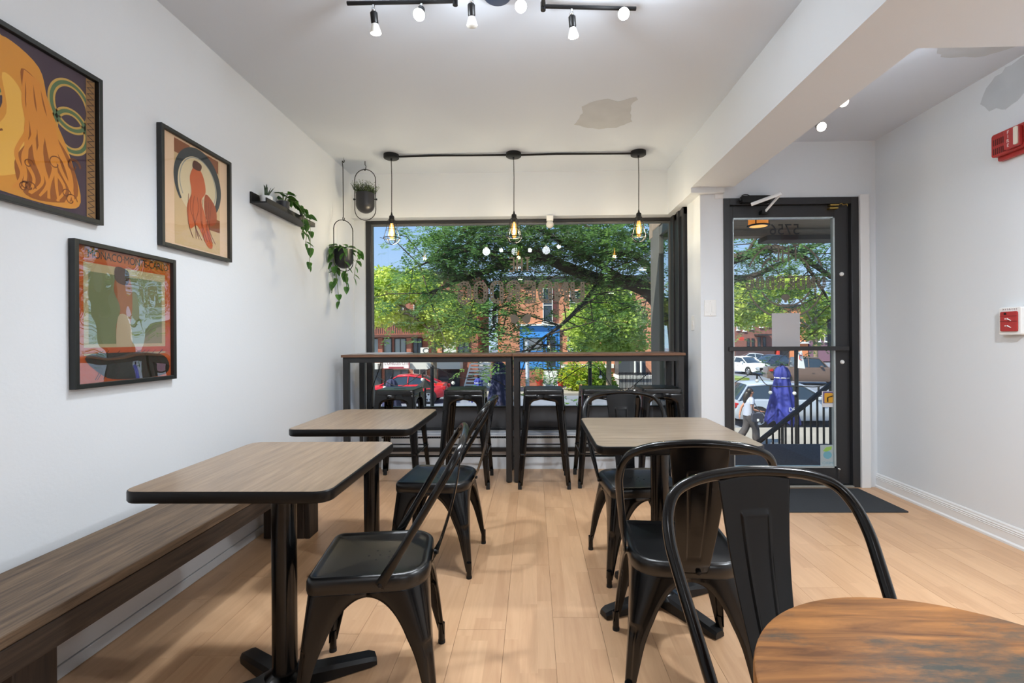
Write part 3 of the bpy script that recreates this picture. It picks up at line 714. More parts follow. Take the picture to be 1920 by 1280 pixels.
def make_table(name, label, loc, w, d, m_top, arms):
    t = thing(name, label, 'table', loc)
    R = .045
    MB().prism(rrect(-w/2+.004, w/2-.004, -d/2+.004, d/2-.004, R-.004, 6), .722, .7505).build('tabletop', m_top, t, smooth=False)
    rings = []
    for ins, z in ((.006, .7495), (.003, .7503), (.0006, .7485), (0, .746), (0, .724), (.003, .719), (.012, .7165), (.05, .7165)):
        rings.append([(a, b, z) for a, b in rrect(-w/2+ins, w/2-ins, -d/2+ins, d/2-ins, max(R-ins, .004), 6)])
    MB().loft(rings, False, True).build('edge_band', M_EDGE, t, ang=.9)
    MB().lathe([(.085, .046), (.052, .062), (.0385, .066), (.0385, .700)], 24).build('column', M_BLACK, t)
    MB().prism(rrect(-.17, .17, -.02, .02, .01), .700, .716).prism(rrect(-.02, .02, -.17, .17, .01), .7005, .7155).build('mounting_plate', M_BLKMAT, t, smooth=False, bevel=.002)
    for ang, ln in arms:
        c, s = math.cos(ang), math.sin(ang); rings = []
        for u, hw, hz in ((.0, .034, .060), (.07, .032, .057), (ln*.6, .030, .046), (ln-.02, .030, .036), (ln, .024, .028)):
            pr = [(-hw, 0.004), (-hw, hz-.012), (-hw*.72, hz), (hw*.72, hz), (hw, hz-.012), (hw, .004)]
            rings.append([(c*u-s*q, s*u+c*q, z) for q, z in pr])
        ar = MB().loft(rings).build('base_arm', M_BLKMAT, t, ang=.5)
        MB().cyl(.014, 0, .006, (c*(ln-.03), s*(ln-.03)), 10).build('glide', M_RUBBER, ar)
    return t
R_ = math.radians
make_table('cafe_table', 'nearest left table with a walnut top and black edge over the bench', (-.825, 1.565, 0), .565, .625, M_TABY, [(R_(29), .29), (R_(145), .27), (R_(209), .28), (R_(325), .28)])
make_table('cafe_table', 'far left table with a walnut top near the window bar', (-.833, 2.440, 0), .565, .622, M_TABY, [(R_(29), .28), (R_(145), .27), (R_(209), .28), (R_(325), .28)])
make_table('cafe_table', 'right-hand table with a walnut top standing between two chairs', (.545, 2.100, 0), .625, .655, M_TABX, [(R_(24), .28), (R_(122), .27), (R_(204), .29), (R_(302), .30)])
rt = thing('round_table', 'small round table with a weathered brown top in the near right corner', 'table', (.5, .5, 0))
MB().lathe([(.01, .716), (.235, .716), (.247, .720), (.2515, .727), (.2515, .743), (.2500, .7485), (.247, .750)], 72).build('tabletop', M_RUST, rt, ang=.6)
MB().lathe([(.17, .0), (.17, .012), (.05, .022), (.032, .03), (.032, .70), (.09, .704), (.09, .716)], 28).build('pedestal', M_BLKMAT, rt)

# two bar-height tables end to end under the window
M_TUBE = mat('charcoal_square_tube', (38, 38, 39), .4)
def bar_table(label, x0, x1):
    L_ = x1-x0; t = thing('bar_table', label, 'table', (x0, 3.826, 0))
    MB().box(0, L_, -.02, .424, 1.011, 1.031).build('tabletop', M_BAR, t, smooth=False, bevel=.002)
    a, b, s = .008, L_-.008, .044
    for lx in (a, b-s):
        for ly in (.0, .36):
            lg = MB().box(lx, lx+s, ly, ly+s, .01, 1.0105).build('leg', M_TUBE, t, smooth=False, bevel=.002)
            MB().cyl(.016, 0, .0105, (lx+s/2, ly+s/2), 10).build('leveller', M_RUBBER, lg)
    for ly in (.0, .36): MB().box(a+s, b-s, ly, ly+s, .967, 1.0105).build('top_rail', M_TUBE, t, smooth=False, bevel=.002)
    for lx in (a, b-s): MB().box(lx, lx+s, s, .36, .967, 1.0105).build('end_rail', M_TUBE, t, smooth=False, bevel=.002)
    MB().box(a+s, b-s, .367, .397, .165, .200).build('foot_rail', M_TUBE, t, smooth=False, bevel=.002)
    return t
bar_table('left bar-height table with a thin brown top along the window', -1.54, -.1715)
bar_table('right bar-height table with a thin brown top along the window', -.1685, 1.2)
o = MB().box(-1.47, -1.06, 3.98, 4.2, 1.0313, 1.039).build('menu_board', mat('pale_grey_board', (190, 190, 194), .4), smooth=False, bevel=.002)
tag(o, 'thin pale grey menu board lying flat on the bar near the left wall', 'menu')
o = MB().tube(catmull([(-1.36, 4.262, .96), (-1.385, 4.27, .88), (-1.45, 4.28, .70), (-1.475, 4.28, .5), (-1.44, 4.27, .28), (-1.38, 4.26, .12), (-1.36, 4.262, .02)], 6), .0035, 6).build('power_cord', M_RUBBER)
tag(o, 'thin black cord hanging down the wall left of the bar stools', 'cord')

# bench along the left wall
be = thing('bench', 'long dark-stained plank bench against the left wall', 'bench', (XL+.021, 0, 0))
BW = .352
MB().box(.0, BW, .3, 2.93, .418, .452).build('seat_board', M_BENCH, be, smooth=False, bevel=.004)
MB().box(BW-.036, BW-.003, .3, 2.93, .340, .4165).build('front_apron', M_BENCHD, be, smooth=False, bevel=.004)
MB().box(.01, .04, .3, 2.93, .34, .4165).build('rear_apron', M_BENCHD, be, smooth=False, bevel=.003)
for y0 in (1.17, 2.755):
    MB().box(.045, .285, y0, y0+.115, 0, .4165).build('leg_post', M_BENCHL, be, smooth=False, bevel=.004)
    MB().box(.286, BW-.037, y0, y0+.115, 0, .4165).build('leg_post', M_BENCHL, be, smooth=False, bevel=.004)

# ------------------------------------------------------------------ pictures on the left wall
def ribbon(mb, P, w, z, k=5, closed=False):
    Q = catmull([(a, b, 0) for a, b in P], k, closed); n = len(Q); L_, R2 = [], []
    for i in range(n):
        a = Q[i-1] if (i or closed) else Q[0]; b = Q[(i+1) % n] if (i < n-1 or closed) else Q[-1]
        t = (b-a).normalized(); nn = Vector((-t.y, t.x, 0)); ww = w(i/(n-1)) if callable(w) else w
        L_.append(Q[i]+nn*ww/2); R2.append(Q[i]-nn*ww/2)
    fs = [(i, i+1, n+i+1, n+i) for i in range(n-1)]
    if closed: fs.append((n-1, 0, n, 2*n-1))
    return mb.add([(z, p.x, p.y) for p in L_+R2], fs)
def blob(mb, P, z, k=5):
    Q = catmull([(a, b, 0) for a, b in P], k, True); return mb.add([(z, p.x, p.y) for p in Q], [list(range(len(Q)))])
def picture(label, y0, y1, z0, z1, paint, gl=M_PLEXI):
    """frame against the wall; paint(mb_for, W, Hh) fills flat colours on the print"""
    W_, H_ = y1-y0, z1-z0
    t = thing('framed_print', label, 'picture', (XL+.0012, y0, z0))
    f = .017
    fr = MB()
    for (a, b, c, d) in ((0, f, 0, H_), (W_-f, W_, 0, H_), (f, W_-f, 0, f), (f, W_-f, H_-f, H_)): fr.box(0, .024, a, b, c, d)
    fr.build('frame', mat('black_picture_frame', (30, 33, 32), .4), t, smooth=False, bevel=.0015)
    layers = {}
    def P_(name, rgb):
        if name not in layers: layers[name] = (MB(), mat('print_'+name, rgb, .6, spec=.2))
        return layers[name][0]
    pr = MB().box(.001, .008, f*.5, W_-f*.5, f*.5, H_-f*.5)
    bg = paint(P_, W_, H_)
    po = pr.build('print', mat('print_ground_'+label[:6], bg, .6, spec=.2), t, smooth=False)
    for nme, (m_, mt) in layers.items(): m_.build(nme, mt, po, smooth=False, fix=False)
    MB().box(.0125, .0145, f*.8, W_-f*.8, f*.8, H_-f*.8).build('glazing', gl, t, smooth=False)
    return t
def paint_gold(P_, w, h):
    z = .0083
    for cx, cz, r in ((w*.30, h*.76, .085), (w*.80, h*.72, .07), (w*.80, h*.56, .06)):
        for q, nm, c in ((.026, 'ring_gold', (205, 165, 85)), (.012, 'ring_green', (92, 118, 80))):
            m_ = P_(nm, c); Q = [(cx+r*math.cos(t), cz+r*1.15*math.sin(t)) for t in np.linspace(0, 2*PI, 16)[:-1]]
            ribbon(m_, Q, q, z+(.0002 if nm == 'ring_green' else 0), 3, True)
    blob(P_('gold_mass', (222, 152, 58)), [(w*.42, h*.93), (w*.60, h*.86), (w*.66, h*.66), (w*.78, h*.42), (w*.86, h*.12), (w*.70, h*.05), (w*.30, h*.06), (w*.02, h*.10), (w*.05, h*.34), (w*.30, h*.42), (w*.40, h*.55), (w*.36, h*.72), (w*.34, h*.86)], z+.0004)
    blob(P_('light_mass', (240, 186, 84)), [(w*.40, h*.72), (w*.50, h*.66), (w*.52, h*.40), (w*.50, h*.20), (w*.25, h*.10), (w*.05, h*.14), (w*.08, h*.30), (w*.30, h*.36), (w*.42, h*.5)], z+.0006)
    rd = random.Random(4)
    blob(P_('rust_hair', (160, 92, 36)), [(w*.50, h*.80), (w*.62, h*.74), (w*.66, h*.55), (w*.80, h*.36), (w*.84, h*.16), (w*.72, h*.08), (w*.52, h*.07), (w*.46, h*.24), (w*.54, h*.42), (w*.52, h*.60)], z+.0007)
    for i in range(15):
        u = i/14
        Q = [(w*(.52+.09*u), h*(.80-.03*u)), (w*(.51+.14*u+.02*math.sin(i)), h*.62), (w*(.53+.18*u-.02*math.sin(i*2)), h*.46), (w*(.47+.33*u+.03*math.sin(i*1.7)), h*.30), (w*(.50+.33*u-.03*math.sin(i)), h*.18), (w*(.45+.38*u+.02*math.sin(i*3)), h*.085)]
        ribbon(P_('amber_strands', (224, 146, 56)), Q, lambda v: .007+.006*math.sin(PI*v), z+.0009+.00001*i, 6)
    for i in range(5):
        Q = [(w*(.40-.04*i), h*(.40-.02*i)), (w*(.30-.05*i), h*(.33-.03*i)), (w*(.34-.05*i), h*(.24-.02*i)), (w*(.22-.05*i), h*(.16-.01*i))]
        ribbon(P_('brown_strands', (128, 74, 36)), Q, .006, z+.0010, 6)
    for i in range(9):
        c0 = (w*rd.uniform(.45, .84), h*rd.uniform(.09, .40)); r = rd.uniform(.012, .032)
        ribbon(P_('brown_strands', (128, 74, 36)), [(c0[0]+r*(1-k*.08)*math.cos(k*.7), c0[1]+r*(1-k*.08)*math.sin(k*.7)) for k in range(10)], .0035, z+.0012, 4)
    for i in range(4):
        ribbon(P_('plum_lines', (128, 92, 104)), [(w*.05, h*(.70-.05*i)), (w*.2, h*(.64-.05*i)), (w*.36, h*(.58-.05*i))], .006, z+.0003, 4)
    bx = w-.055
    P_('border_band', (150, 112, 66)).add([(z+.0014, bx, .02), (z+.0014, w-.02, .02), (z+.0014, w-.02, h-.02), (z+.0014, bx, h-.02)], [(0, 1, 2, 3)])
    zig = [(bx+(.005 if i % 2 else .030), .02+(h-.04)*i/46) for i in range(47)]
    n_ = len(zig); P_('border_zigzag', (52, 32, 30)).add([(z+.0017, a-.003, b) for a, b in zig]+[(z+.0017, a+.003, b) for a, b in zig], [(i, i+1, n_+i+1, n_+i) for i in range(n_-1)])
    return (74, 58, 72)
def paint_terra(P_, w, h):
    z = .0083; x0, x1 = w*.19, w*.84
    P_('panel', (206, 176, 132)).add([(z, x0, h*.05), (z, x1, h*.05), (z, x1, h*.95), (z, x0, h*.95)], [(0, 1, 2, 3)])
    for (a, b) in ((x0, h*.83), (x1-.11, h*.83), (x1-.10, h*.26)):
        P_('corner_panels', (140, 84, 52)).add([(z+.0002, a, b), (z+.0002, a+.10, b), (z+.0002, a+.10, b+h*.12), (z+.0002, a, b+h*.12)], [(0, 1, 2, 3)])
    cx, cz = (x0+x1)/2, h*.63
    blob(P_('pale_ground', (216, 198, 160)), [(cx+.145*math.cos(t), cz+.155*math.sin(t)) for t in np.linspace(0, 2*PI, 14)[:-1]], z+.0004, 3)
    ribbon(P_('dark_crescent', (56, 62, 66)), [(cx+.15*math.cos(t), cz+.155*math.sin(t)) for t in np.linspace(-1.3, 3.8, 22)], lambda u: .012+.032*math.sin(PI*u), z+.0006, 4)
    ribbon(P_('grey_edge', (150, 152, 146)), [(cx+.125*math.cos(t), cz+.13*math.sin(t)) for t in np.linspace(-1.2, 3.7, 22)], .005, z+.0008, 4)
    blob(P_('terracotta_mass', (196, 98, 56)), [(cx-.02, h*.80), (cx+.03, h*.74), (cx+.05, h*.60), (cx+.02, h*.50), (cx+.05, h*.36), (cx+.10, h*.12), (cx+.06, h*.10), (cx-.01, h*.26), (cx-.06, h*.22), (cx-.08, h*.40), (cx-.05, h*.54), (cx-.06, h*.68)], z+.0010)
    blob(P_('rust_mass', (160, 76, 44)), [(cx+.05, h*.58), (cx+.12, h*.50), (cx+.13, h*.36), (cx+.08, h*.30), (cx+.04, h*.42)], z+.0011)
    blob(P_('dark_knot', (84, 44, 34)), [(cx-.03, h*.84), (cx+.02, h*.83), (cx+.01, h*.77), (cx-.04, h*.77)], z+.0012)
    rd = random.Random(9)
    for i in range(9):
        a = cx-.07+.02*i
        ribbon(P_('folds', (120, 58, 38)), [(a, h*.52), (a-.012+rd.uniform(0, .02), h*.40), (a+rd.uniform(-.02, .03), h*.26), (a+.03, h*.14)], .003, z+.0014, 4)
    return (228, 196, 162)
def paint_orange(P_, w, h):
    z = .0083
    P_('pale_field', (222, 206, 160)).add([(z, w*.10, h*.22), (z, w*.90, h*.22), (z, w*.90, h*.86), (z, w*.10, h*.86)], [(0, 1, 2, 3)])
    P_('green_field', (150, 158, 112)).add([(z+.0002, w*.14, h*.30), (z+.0002, w*.86, h*.30), (z+.0002, w*.86, h*.80), (z+.0002, w*.14, h*.80)], [(0, 1, 2, 3)])
    P_('banner', (226, 120, 48)).add([(z+.0004, w*.12, h*.875), (z+.0004, w*.95, h*.875), (z+.0004, w*.95, h*.965), (z+.0004, w*.12, h*.965)], [(0, 1, 2, 3)])
    blob(P_('brown_column', (188, 116, 62)), [(w*.42, h*.84), (w*.52, h*.78), (w*.54, h*.60), (w*.52, h*.40), (w*.54, h*.22), (w*.40, h*.22), (w*.38, h*.42), (w*.42, h*.56), (w*.36, h*.70)], z+.0006)
    blob(P_('pale_column', (226, 206, 170)), [(w*.40, h*.50), (w*.51, h*.48), (w*.53, h*.24), (w*.39, h*.24)], z+.0008)
    blob(P_('dark_knot', (84, 44, 34)), [(w*.38, h*.86), (w*.50, h*.84), (w*.49, h*.74), (w*.38, h*.76)], z+.0010)
    P_('low_band', (214, 98, 34)).add([(z+.001, w*.05, h*.235), (z+.001, w*.95, h*.235), (z+.001, w*.95, h*.275), (z+.001, w*.05, h*.275)], [(0, 1, 2, 3)])
    blob(P_('dark_base', (62, 58, 46)), [(w*.12, h*.22), (w*.5, h*.235), (w*.88, h*.20), (w*.9, h*.05), (w*.4, h*.04), (w*.22, h*.10)], z+.0009)
    rd = random.Random(2)
    for i in range(12):
        a = rd.uniform(.15, .85); ribbon(P_('thin_curls', (70, 40, 26)), [(w*a, h*.05), (w*(a+.04), h*.12), (w*(a-.02), h*.19), (w*(a+.05), h*.25)], .0025, z+.0013, 4)
    v, f = text_mesh('MONACO·MONTE-CARLO', .043, spacing=.92)
    xs = [p.x for p in v]; m_ = min(xs); k = (w*.80)/(max(xs)-m_)
    P_('lettering', (40, 30, 28)).add([(z+.0014, w*.135+(p.x-m_)*k, h*.92+p.y*1.0) for p in v], f)
    return (222, 104, 38)
picture('largest framed print, gold swirls on plum, cut by the left edge', 1.225, 1.778, 1.587, 2.135, paint_gold)
picture('framed print in terracotta with a dark crescent on cream, right of the gold print', 2.063, 2.549, 1.571, 2.107, paint_terra)
picture('lowest framed print in orange, its glass mirroring the trees outside', 1.661, 2.143, .981, 1.517, paint_orange, M_PLEXI2)

# ------------------------------------------------------------------ plants
M_LEAF = leaf_mat('pothos_leaf', (38, 84, 34), (96, 142, 62), 14, .25)
M_LEAF2 = leaf_mat('fine_leaf', (52, 70, 42), (110, 128, 84), 30, .2)
M_SUCC = leaf_mat('succulent_leaf', (46, 62, 48), (104, 122, 96), 40, .1)
M_STEM = mat('green_stem', (92, 110, 56), .6)
M_POT = mat('matt_black_pot', (40, 40, 44), .38)
M_SOIL = mat('dark_soil', (44, 34, 26), .95)
def leaf_me(w, l, fold=.25, m=M_LEAF, name='leaf'):
    """heart-shaped blade along +x with a folded midrib"""
    pr = [(0, .0), (.06, .32), (.22, .5), (.45, .46), (.7, .30), (.88, .12), (1, 0)]
    v = [(u*l, 0, -.10*l*u*u) for u, _ in pr]; n = len(pr)
    for sg in (1, -1): v += [(u*l-.05*l*(q > .3), sg*q*w, fold*q*w-.10*l*u*u) for u, q in pr]
    f = []
    for i in range(n-1): f += [(i, i+1, n+i+1, n+i), (i, 2*n+i, 2*n+i+1, i+1)]
    me = MB().add(v, f).build(name, m, fix=False, ang=1.4); return me
def put_leaves(proto_, parent, spots):
    for i, (p, yaw, pitch, roll, s) in enumerate(spots):
        o = proto_ if i == 0 else proto_.copy()
        if i: COL.objects.link(o)
        o.parent = parent; o.location = p; o.rotation_euler = (roll, pitch, yaw); o.scale = (s, s, s)
def bowl_pot(t, z, r=.076, hh=.165):
    prof = []
    for k in range(9):
        a = PI/2*k/8; prof.append((max(.002, r*math.sin(a)), z+r*.95*(1-math.cos(a))))
    prof += [(r, z+hh), (r-.005, z+hh), (r-.006, z+hh-.02), (.002, z+hh-.02)]
    MB().lathe(prof, 26).build('pot', M_POT, t, ang=.9)
    MB().cyl(r-.007, z+hh-.021, z+hh-.014, seg=20).build('soil', M_SOIL, t)
def oval(hw, z0, z1, n=12):
    P = [(hw*math.cos(t), 0, z1-hw+hw*math.sin(t)) for t in np.linspace(0, PI, n)]+[(hw*math.cos(t), 0, z0+hw+hw*math.sin(t)) for t in np.linspace(PI, 2*PI, n)]
    return P
# upper planter
t = thing('hanging_planter', 'upper black hanging planter with feathery greenery in an oval wire hoop', 'planter', (-1.397, 3.987, 0), .05)
MB().tube(oval(.0865, 2.150, 2.575), .0035, 6, True).build('wire_hoop', M_BLKMAT, t)
MB().tube(catmull([(0, 0, 2.6445), (0, 0, 2.615), (.008, 0, 2.60), (.0, 0, 2.565), (-.008, 0, 2.58)], 5), .003, 6).build('ceiling_hook', M_BLKMAT, t)
for sg in (-1, 1): MB().lathe([(.005, .074), (.005, .09), (.008, .0905), (.008, .098)], 8, (0, 0, 2.325), 'x').build('pivot', M_BLKMAT, t) if sg > 0 else MB().lathe([(.005, -.074), (.005, -.09), (.008, -.0905), (.008, -.098)], 8, (0, 0, 2.325), 'x').build('pivot', M_BLKMAT, t)
bowl_pot(t, 2.208)
v, f = [], []
rd = random.Random(5)
for i in range(230):
    a = rd.uniform(0, 2*PI); r = .068*math.sqrt(rd.random()); lean = rd.uniform(.0, .55)*(r/.06+.15)
    base = Vector((r*math.cos(a), r*math.sin(a), 2.355)); d = Vector((math.cos(a)*lean, math.sin(a)*lean, 1)).normalized(); ln = rd.uniform(.05, .11)
    for k in range(9):
        p = base+d*ln*(k+2)/10; az = rd.uniform(0, 2*PI); e = (Vector((math.cos(az), math.sin(az), .7)).normalized())*.014; s_ = e.cross(d).normalized()*.0036
        o_ = len(v); v += [p, p+e*.5+s_, p+e, p+e*.5-s_]; f.append((o_, o_+1, o_+2, o_+3))
MB().add(v, f).build('foliage', M_LEAF2, t, fix=False, kind='stuff')
# lower planter on a long hook
t = thing('hanging_planter', 'lower black hanging planter with trailing heart-shaped leaves by the left wall', 'planter', (-1.548, 3.898, 0), math.radians(48))
MB().tube(catmull([(.006, 0, 2.628), (.012, 0, 2.618), (.006, 0, 2.604), (-.004, 0, 2.615), (-.004, 0, 2.59), (.0, 0, 2.55), (0, 0, 2.3), (0, 0, 2.165), (-.004, 0, 2.150), (0, 0, 2.128), (.008, 0, 2.135), (.008, 0, 2.152)], 5), .0032, 6).build('long_hook', M_BLKMAT, t)
MB().tube([(0.006, 0, 2.6448), (.006, 0, 2.624)], .003, 6).build('ceiling_screw', M_CHROME, t)
MB().tube(oval(.0815, 1.712, 2.132), .0035, 6, True).build('wire_hoop', M_BLKMAT, t)
bowl_pot(t, 1.735, .0725, .155)
rd = random.Random(11); sp = []
for i in range(16):
    a = rd.uniform(0, 2*PI); r = rd.uniform(.02, .07); sp.append(((r*math.cos(a), r*math.sin(a), 1.885+rd.uniform(0, .045)), a+rd.uniform(-.5, .5), rd.uniform(-.2, .7), rd.uniform(-.4, .4), rd.uniform(.8, 1.2)))
vines = []
for (a, ln, out) in ((2.2, .34, .115), (2.7, .30, .10), (3.4, .42, .095), (1.6, .22, .10), (4.2, .30, .09), (5.6, .22, .10), (.6, .20, .10)):
    P = [(.05*math.cos(a), .05*math.sin(a), 1.88), (out*math.cos(a), out*math.sin(a), 1.90), ((out+.02)*math.cos(a+.1), (out+.02)*math.sin(a+.1), 1.86), (out*math.cos(a+.2)*.95, out*math.sin(a+.2)*.95, 1.88-ln*.5), (out*math.cos(a+.35)*.8, out*math.sin(a+.35)*.8, 1.88-ln)]
    Q = catmull(P, 6); MB().tube(Q, .0022, 5).build('vine', M_STEM, t)
    for k in range(7, len(Q), 3):
        side = 1 if (k//3) % 2 else -1
        sp.append((Q[k], a+side*rd.uniform(.4, 1.3), rd.uniform(.5, 1.15), rd.uniform(-.5, .5), rd.uniform(.75, 1.2)))
    sp.append((Q[-1], a, 1.2, 0, .9))
put_leaves(leaf_me(.05, .075), t, sp)
# wall shelf and what stands on it
sh = thing('picture_ledge', 'black wall ledge with a low front lip holding small plants', 'shelf', (XL+.001, 2.752, 1.950))
MB().box(0, .100, 0, .618, 0, .008).build('base_board', M_BLKMAT, sh, smooth=False, bevel=.001)
MB().box(0, .010, 0, .618, .0085, .066).build('back_board', M_BLKMAT, sh, smooth=False, bevel=.001)
MB().box(.092, .100, 0, .618, .0085, .030).build('front_lip', M_BLKMAT, sh, smooth=False, bevel=.001)
zs = 1.9585
def succulent(label, y, r, potm, n, ln):
    t = thing('succulent', label, 'plant', (XL+.052, y, zs))
    MB().lathe([(r*.7, 0), (r*.86, .01), (r, .05), (r*.93, .05), (r*.9, .042), (.002, .042)], 18).build('pot', potm, t)
    P_ = MB().loft([[(-.006, 0, 0), (0, -.002, 0), (.006, 0, 0), (0, .003, 0)], [(-.008, ln*.3, .004), (0, ln*.3, .001), (.008, ln*.3, .004), (0, ln*.3, .006)], [(-.0005, ln, .012), (0, ln, .0115), (.0005, ln, .012), (0, ln, .0125)]]).build('leaf', M_SUCC, fix=True)
    sp = []
    for i in range(n): sp.append(((0, 0, .043), i*2.4, 0, .35+1.1*(1-i/n)*0+rd.uniform(.3, 1.15), rd.uniform(.8, 1.1)))
    put_leaves(P_, t, sp); return t
succulent('spiky succulent in a white pot at the near end of the wall ledge', 2.835, .036, M_WHITE, 16, .075)
succulent('tiny dark succulent at the far end of the wall ledge', 3.27, .020, M_POT, 12, .05)
t = thing('pothos_plant', 'trailing pothos in a black pot spilling over the wall ledge', 'plant', (XL+.051, 3.03, zs))
MB().lathe([(.030, 0), (.036, .01), (.0395, .075), (.034, .075), (.033, .062), (.002, .062)], 20).build('pot', M_POT, t)
rd = random.Random(21); sp = []
for i in range(11):
    a = rd.uniform(0, 2*PI); r = rd.uniform(.0, .03); hh = rd.uniform(.075, .135)
    MB().tube(catmull([(0, 0, .062), (r*.6*math.cos(a), r*.6*math.sin(a), hh*.7), (r*1.4*math.cos(a), r*1.4*math.sin(a), hh)], 4), .0015, 4).build('stem', M_STEM, t)
    sp.append(((r*1.4*math.cos(a), r*1.4*math.sin(a), hh), a, rd.uniform(-.4, .5), rd.uniform(-.4, .4), rd.uniform(.8, 1.15)))
for (dy, drop, out) in ((.17, .30, .085), (.14, .16, .075), (.08, .10, .08)):
    P = [(0, .01, .07), (.02, dy*.5, .105), (.05, dy*.85, .08), (out, dy, .03), (out+.005, dy+.01, -drop*.5), (out-.01, dy+.02, -drop)]
    Q = catmull(P, 5); MB().tube(Q, .0018, 5).build('vine', M_STEM, t)
    for k in range(6, len(Q), 3): sp.append((Q[k], 1.2+rd.uniform(-1, 1), rd.uniform(.3, 1.2), rd.uniform(-.4, .4), rd.uniform(.7, 1.1)))
    sp.append((Q[-1], 1.0, 1.25, 0, .8))
put_leaves(leaf_me(.042, .062), t, sp)

# ------------------------------------------------------------------ lamps
M_BULBON = mat('lit_bulb_face', (255, 250, 240), .3, emit=((255, 246, 228), 14))
M_BULBDIM = mat('lit_bulb_side', (190, 190, 186), .3, emit=((255, 244, 225), .12))
M_FIL = mat('amber_filament', (255, 190, 90), .3, emit=((255, 196, 110), 12))
M_AMBER = glass_mat('amber_bulb_glass', .02, (1.0, .86, .58))
_n = M_AMBER.node_tree; _o = [x for x in _n.nodes if x.type == 'OUTPUT_MATERIAL'][0]; _s = _o.inputs[0].links[0].from_socket
_e = _n.nodes.new('ShaderNodeEmission'); _e.inputs[0].default_value = (*lin((255, 184, 96)), 1); _e.inputs[1].default_value = .5
_a = _n.nodes.new('ShaderNodeAddShader'); _n.links.new(_s, _a.inputs[0]); _n.links.new(_e.outputs[0], _a.inputs[1]); _n.links.new(_a.outputs[0], _o.inputs[0])
M_CANOPY = mat('blue_grey_metal', (72, 84, 110), .3, metal=.6)
tl = thing('track_light', 'black ceiling track light with six small spot heads near the top edge', 'lamp', (0, 0, 0))
MB().lathe([(.062, 2.644), (.062, 2.625), (.055, 2.618), (.01, 2.616)], 28, (-.145, 2.062, 0)).build('canopy', M_CANOPY, tl)
MB().tube([(-.145, 2.05, 2.617), (-.14, 1.99, 2.583)], .009, 8).build('stem', M_BLKMAT, tl)
bars = (((-.78, 2.022), (-.315, 2.022)), ((-.335, 1.985), (.055, 1.985)), ((.05, 2.065), (.455, 2.092)))
for (a, b) in bars: MB().tube([(*a, 2.578), (*b, 2.578)], .0085, 8).build('bar', M_BLKMAT, tl)
for (x_, y0, y1) in ((-.32, 1.985, 2.022), (.052, 1.985, 2.065)): MB().tube([(x_, y0-.01, 2.578), (x_, y1+.01, 2.578)], .0085, 8).cyl(.011, 2.560, 2.596, (x_, y1), 10).build('joint', M_BLKMAT, tl)
for i, (x_, y_, aim, on) in enumerate(((-.668, 2.022, (.04, .22, -1), .6), (-.463, 2.022, (.05, -1, -1.1), 1), (-.248, 1.985, (.0, .30, -1), .15), (-.042, 1.985, (.02, -1, -1.1), 1), (.175, 2.073, (.10, .20, -1), .6), (.402, 2.088, (-.2, -1, -.6), 1))):
    d = Vector(aim).normalized(); p0 = Vector((x_, y_, 2.568)); p1 = Vector((x_, y_, 2.549))
    hd = MB().tube([p0, p1], .006, 8).sphere(p1, .009, 8, 6).build('head_joint', M_CHROME, tl)
    q = p1+d*.006; Mx = Matrix.Translation(q) @ d.to_track_quat('Z', 'Y').to_matrix().to_4x4()
    b1 = MB(); b1.M = Mx; b1.lathe([(.010, 0), (.0155, .006), (.0155, .044), (.013, .048)], 14).build('lamp_head', M_BLKMAT, tl)
    b2 = MB(); b2.M = Mx; b2.lathe([(.013, .0485), (.016, .056), (.0235, .080), (.0235, .084)], 16).build('bulb', M_BULBDIM, tl)
    b3 = MB(); b3.M = Mx; b3.lathe([(.0225, .0845), (.020, .087), (.001, .089)], 16).build('bulb_face', M_BULBON if on > .3 else M_BULBDIM, tl)
    lamp('track_bulb', 'SPOT', q+d*.15, P_TRACK if on == 1 else P_DOWN*(1 if on > .3 else .25), (.88, .94, 1.0), tl, .055, d, 2.6, 1.0)
    if on == 1:
        lamp('track_spill', 'POINT', q+d*.14, P_SPILL, (.86, .93, 1.0), tl, .03)
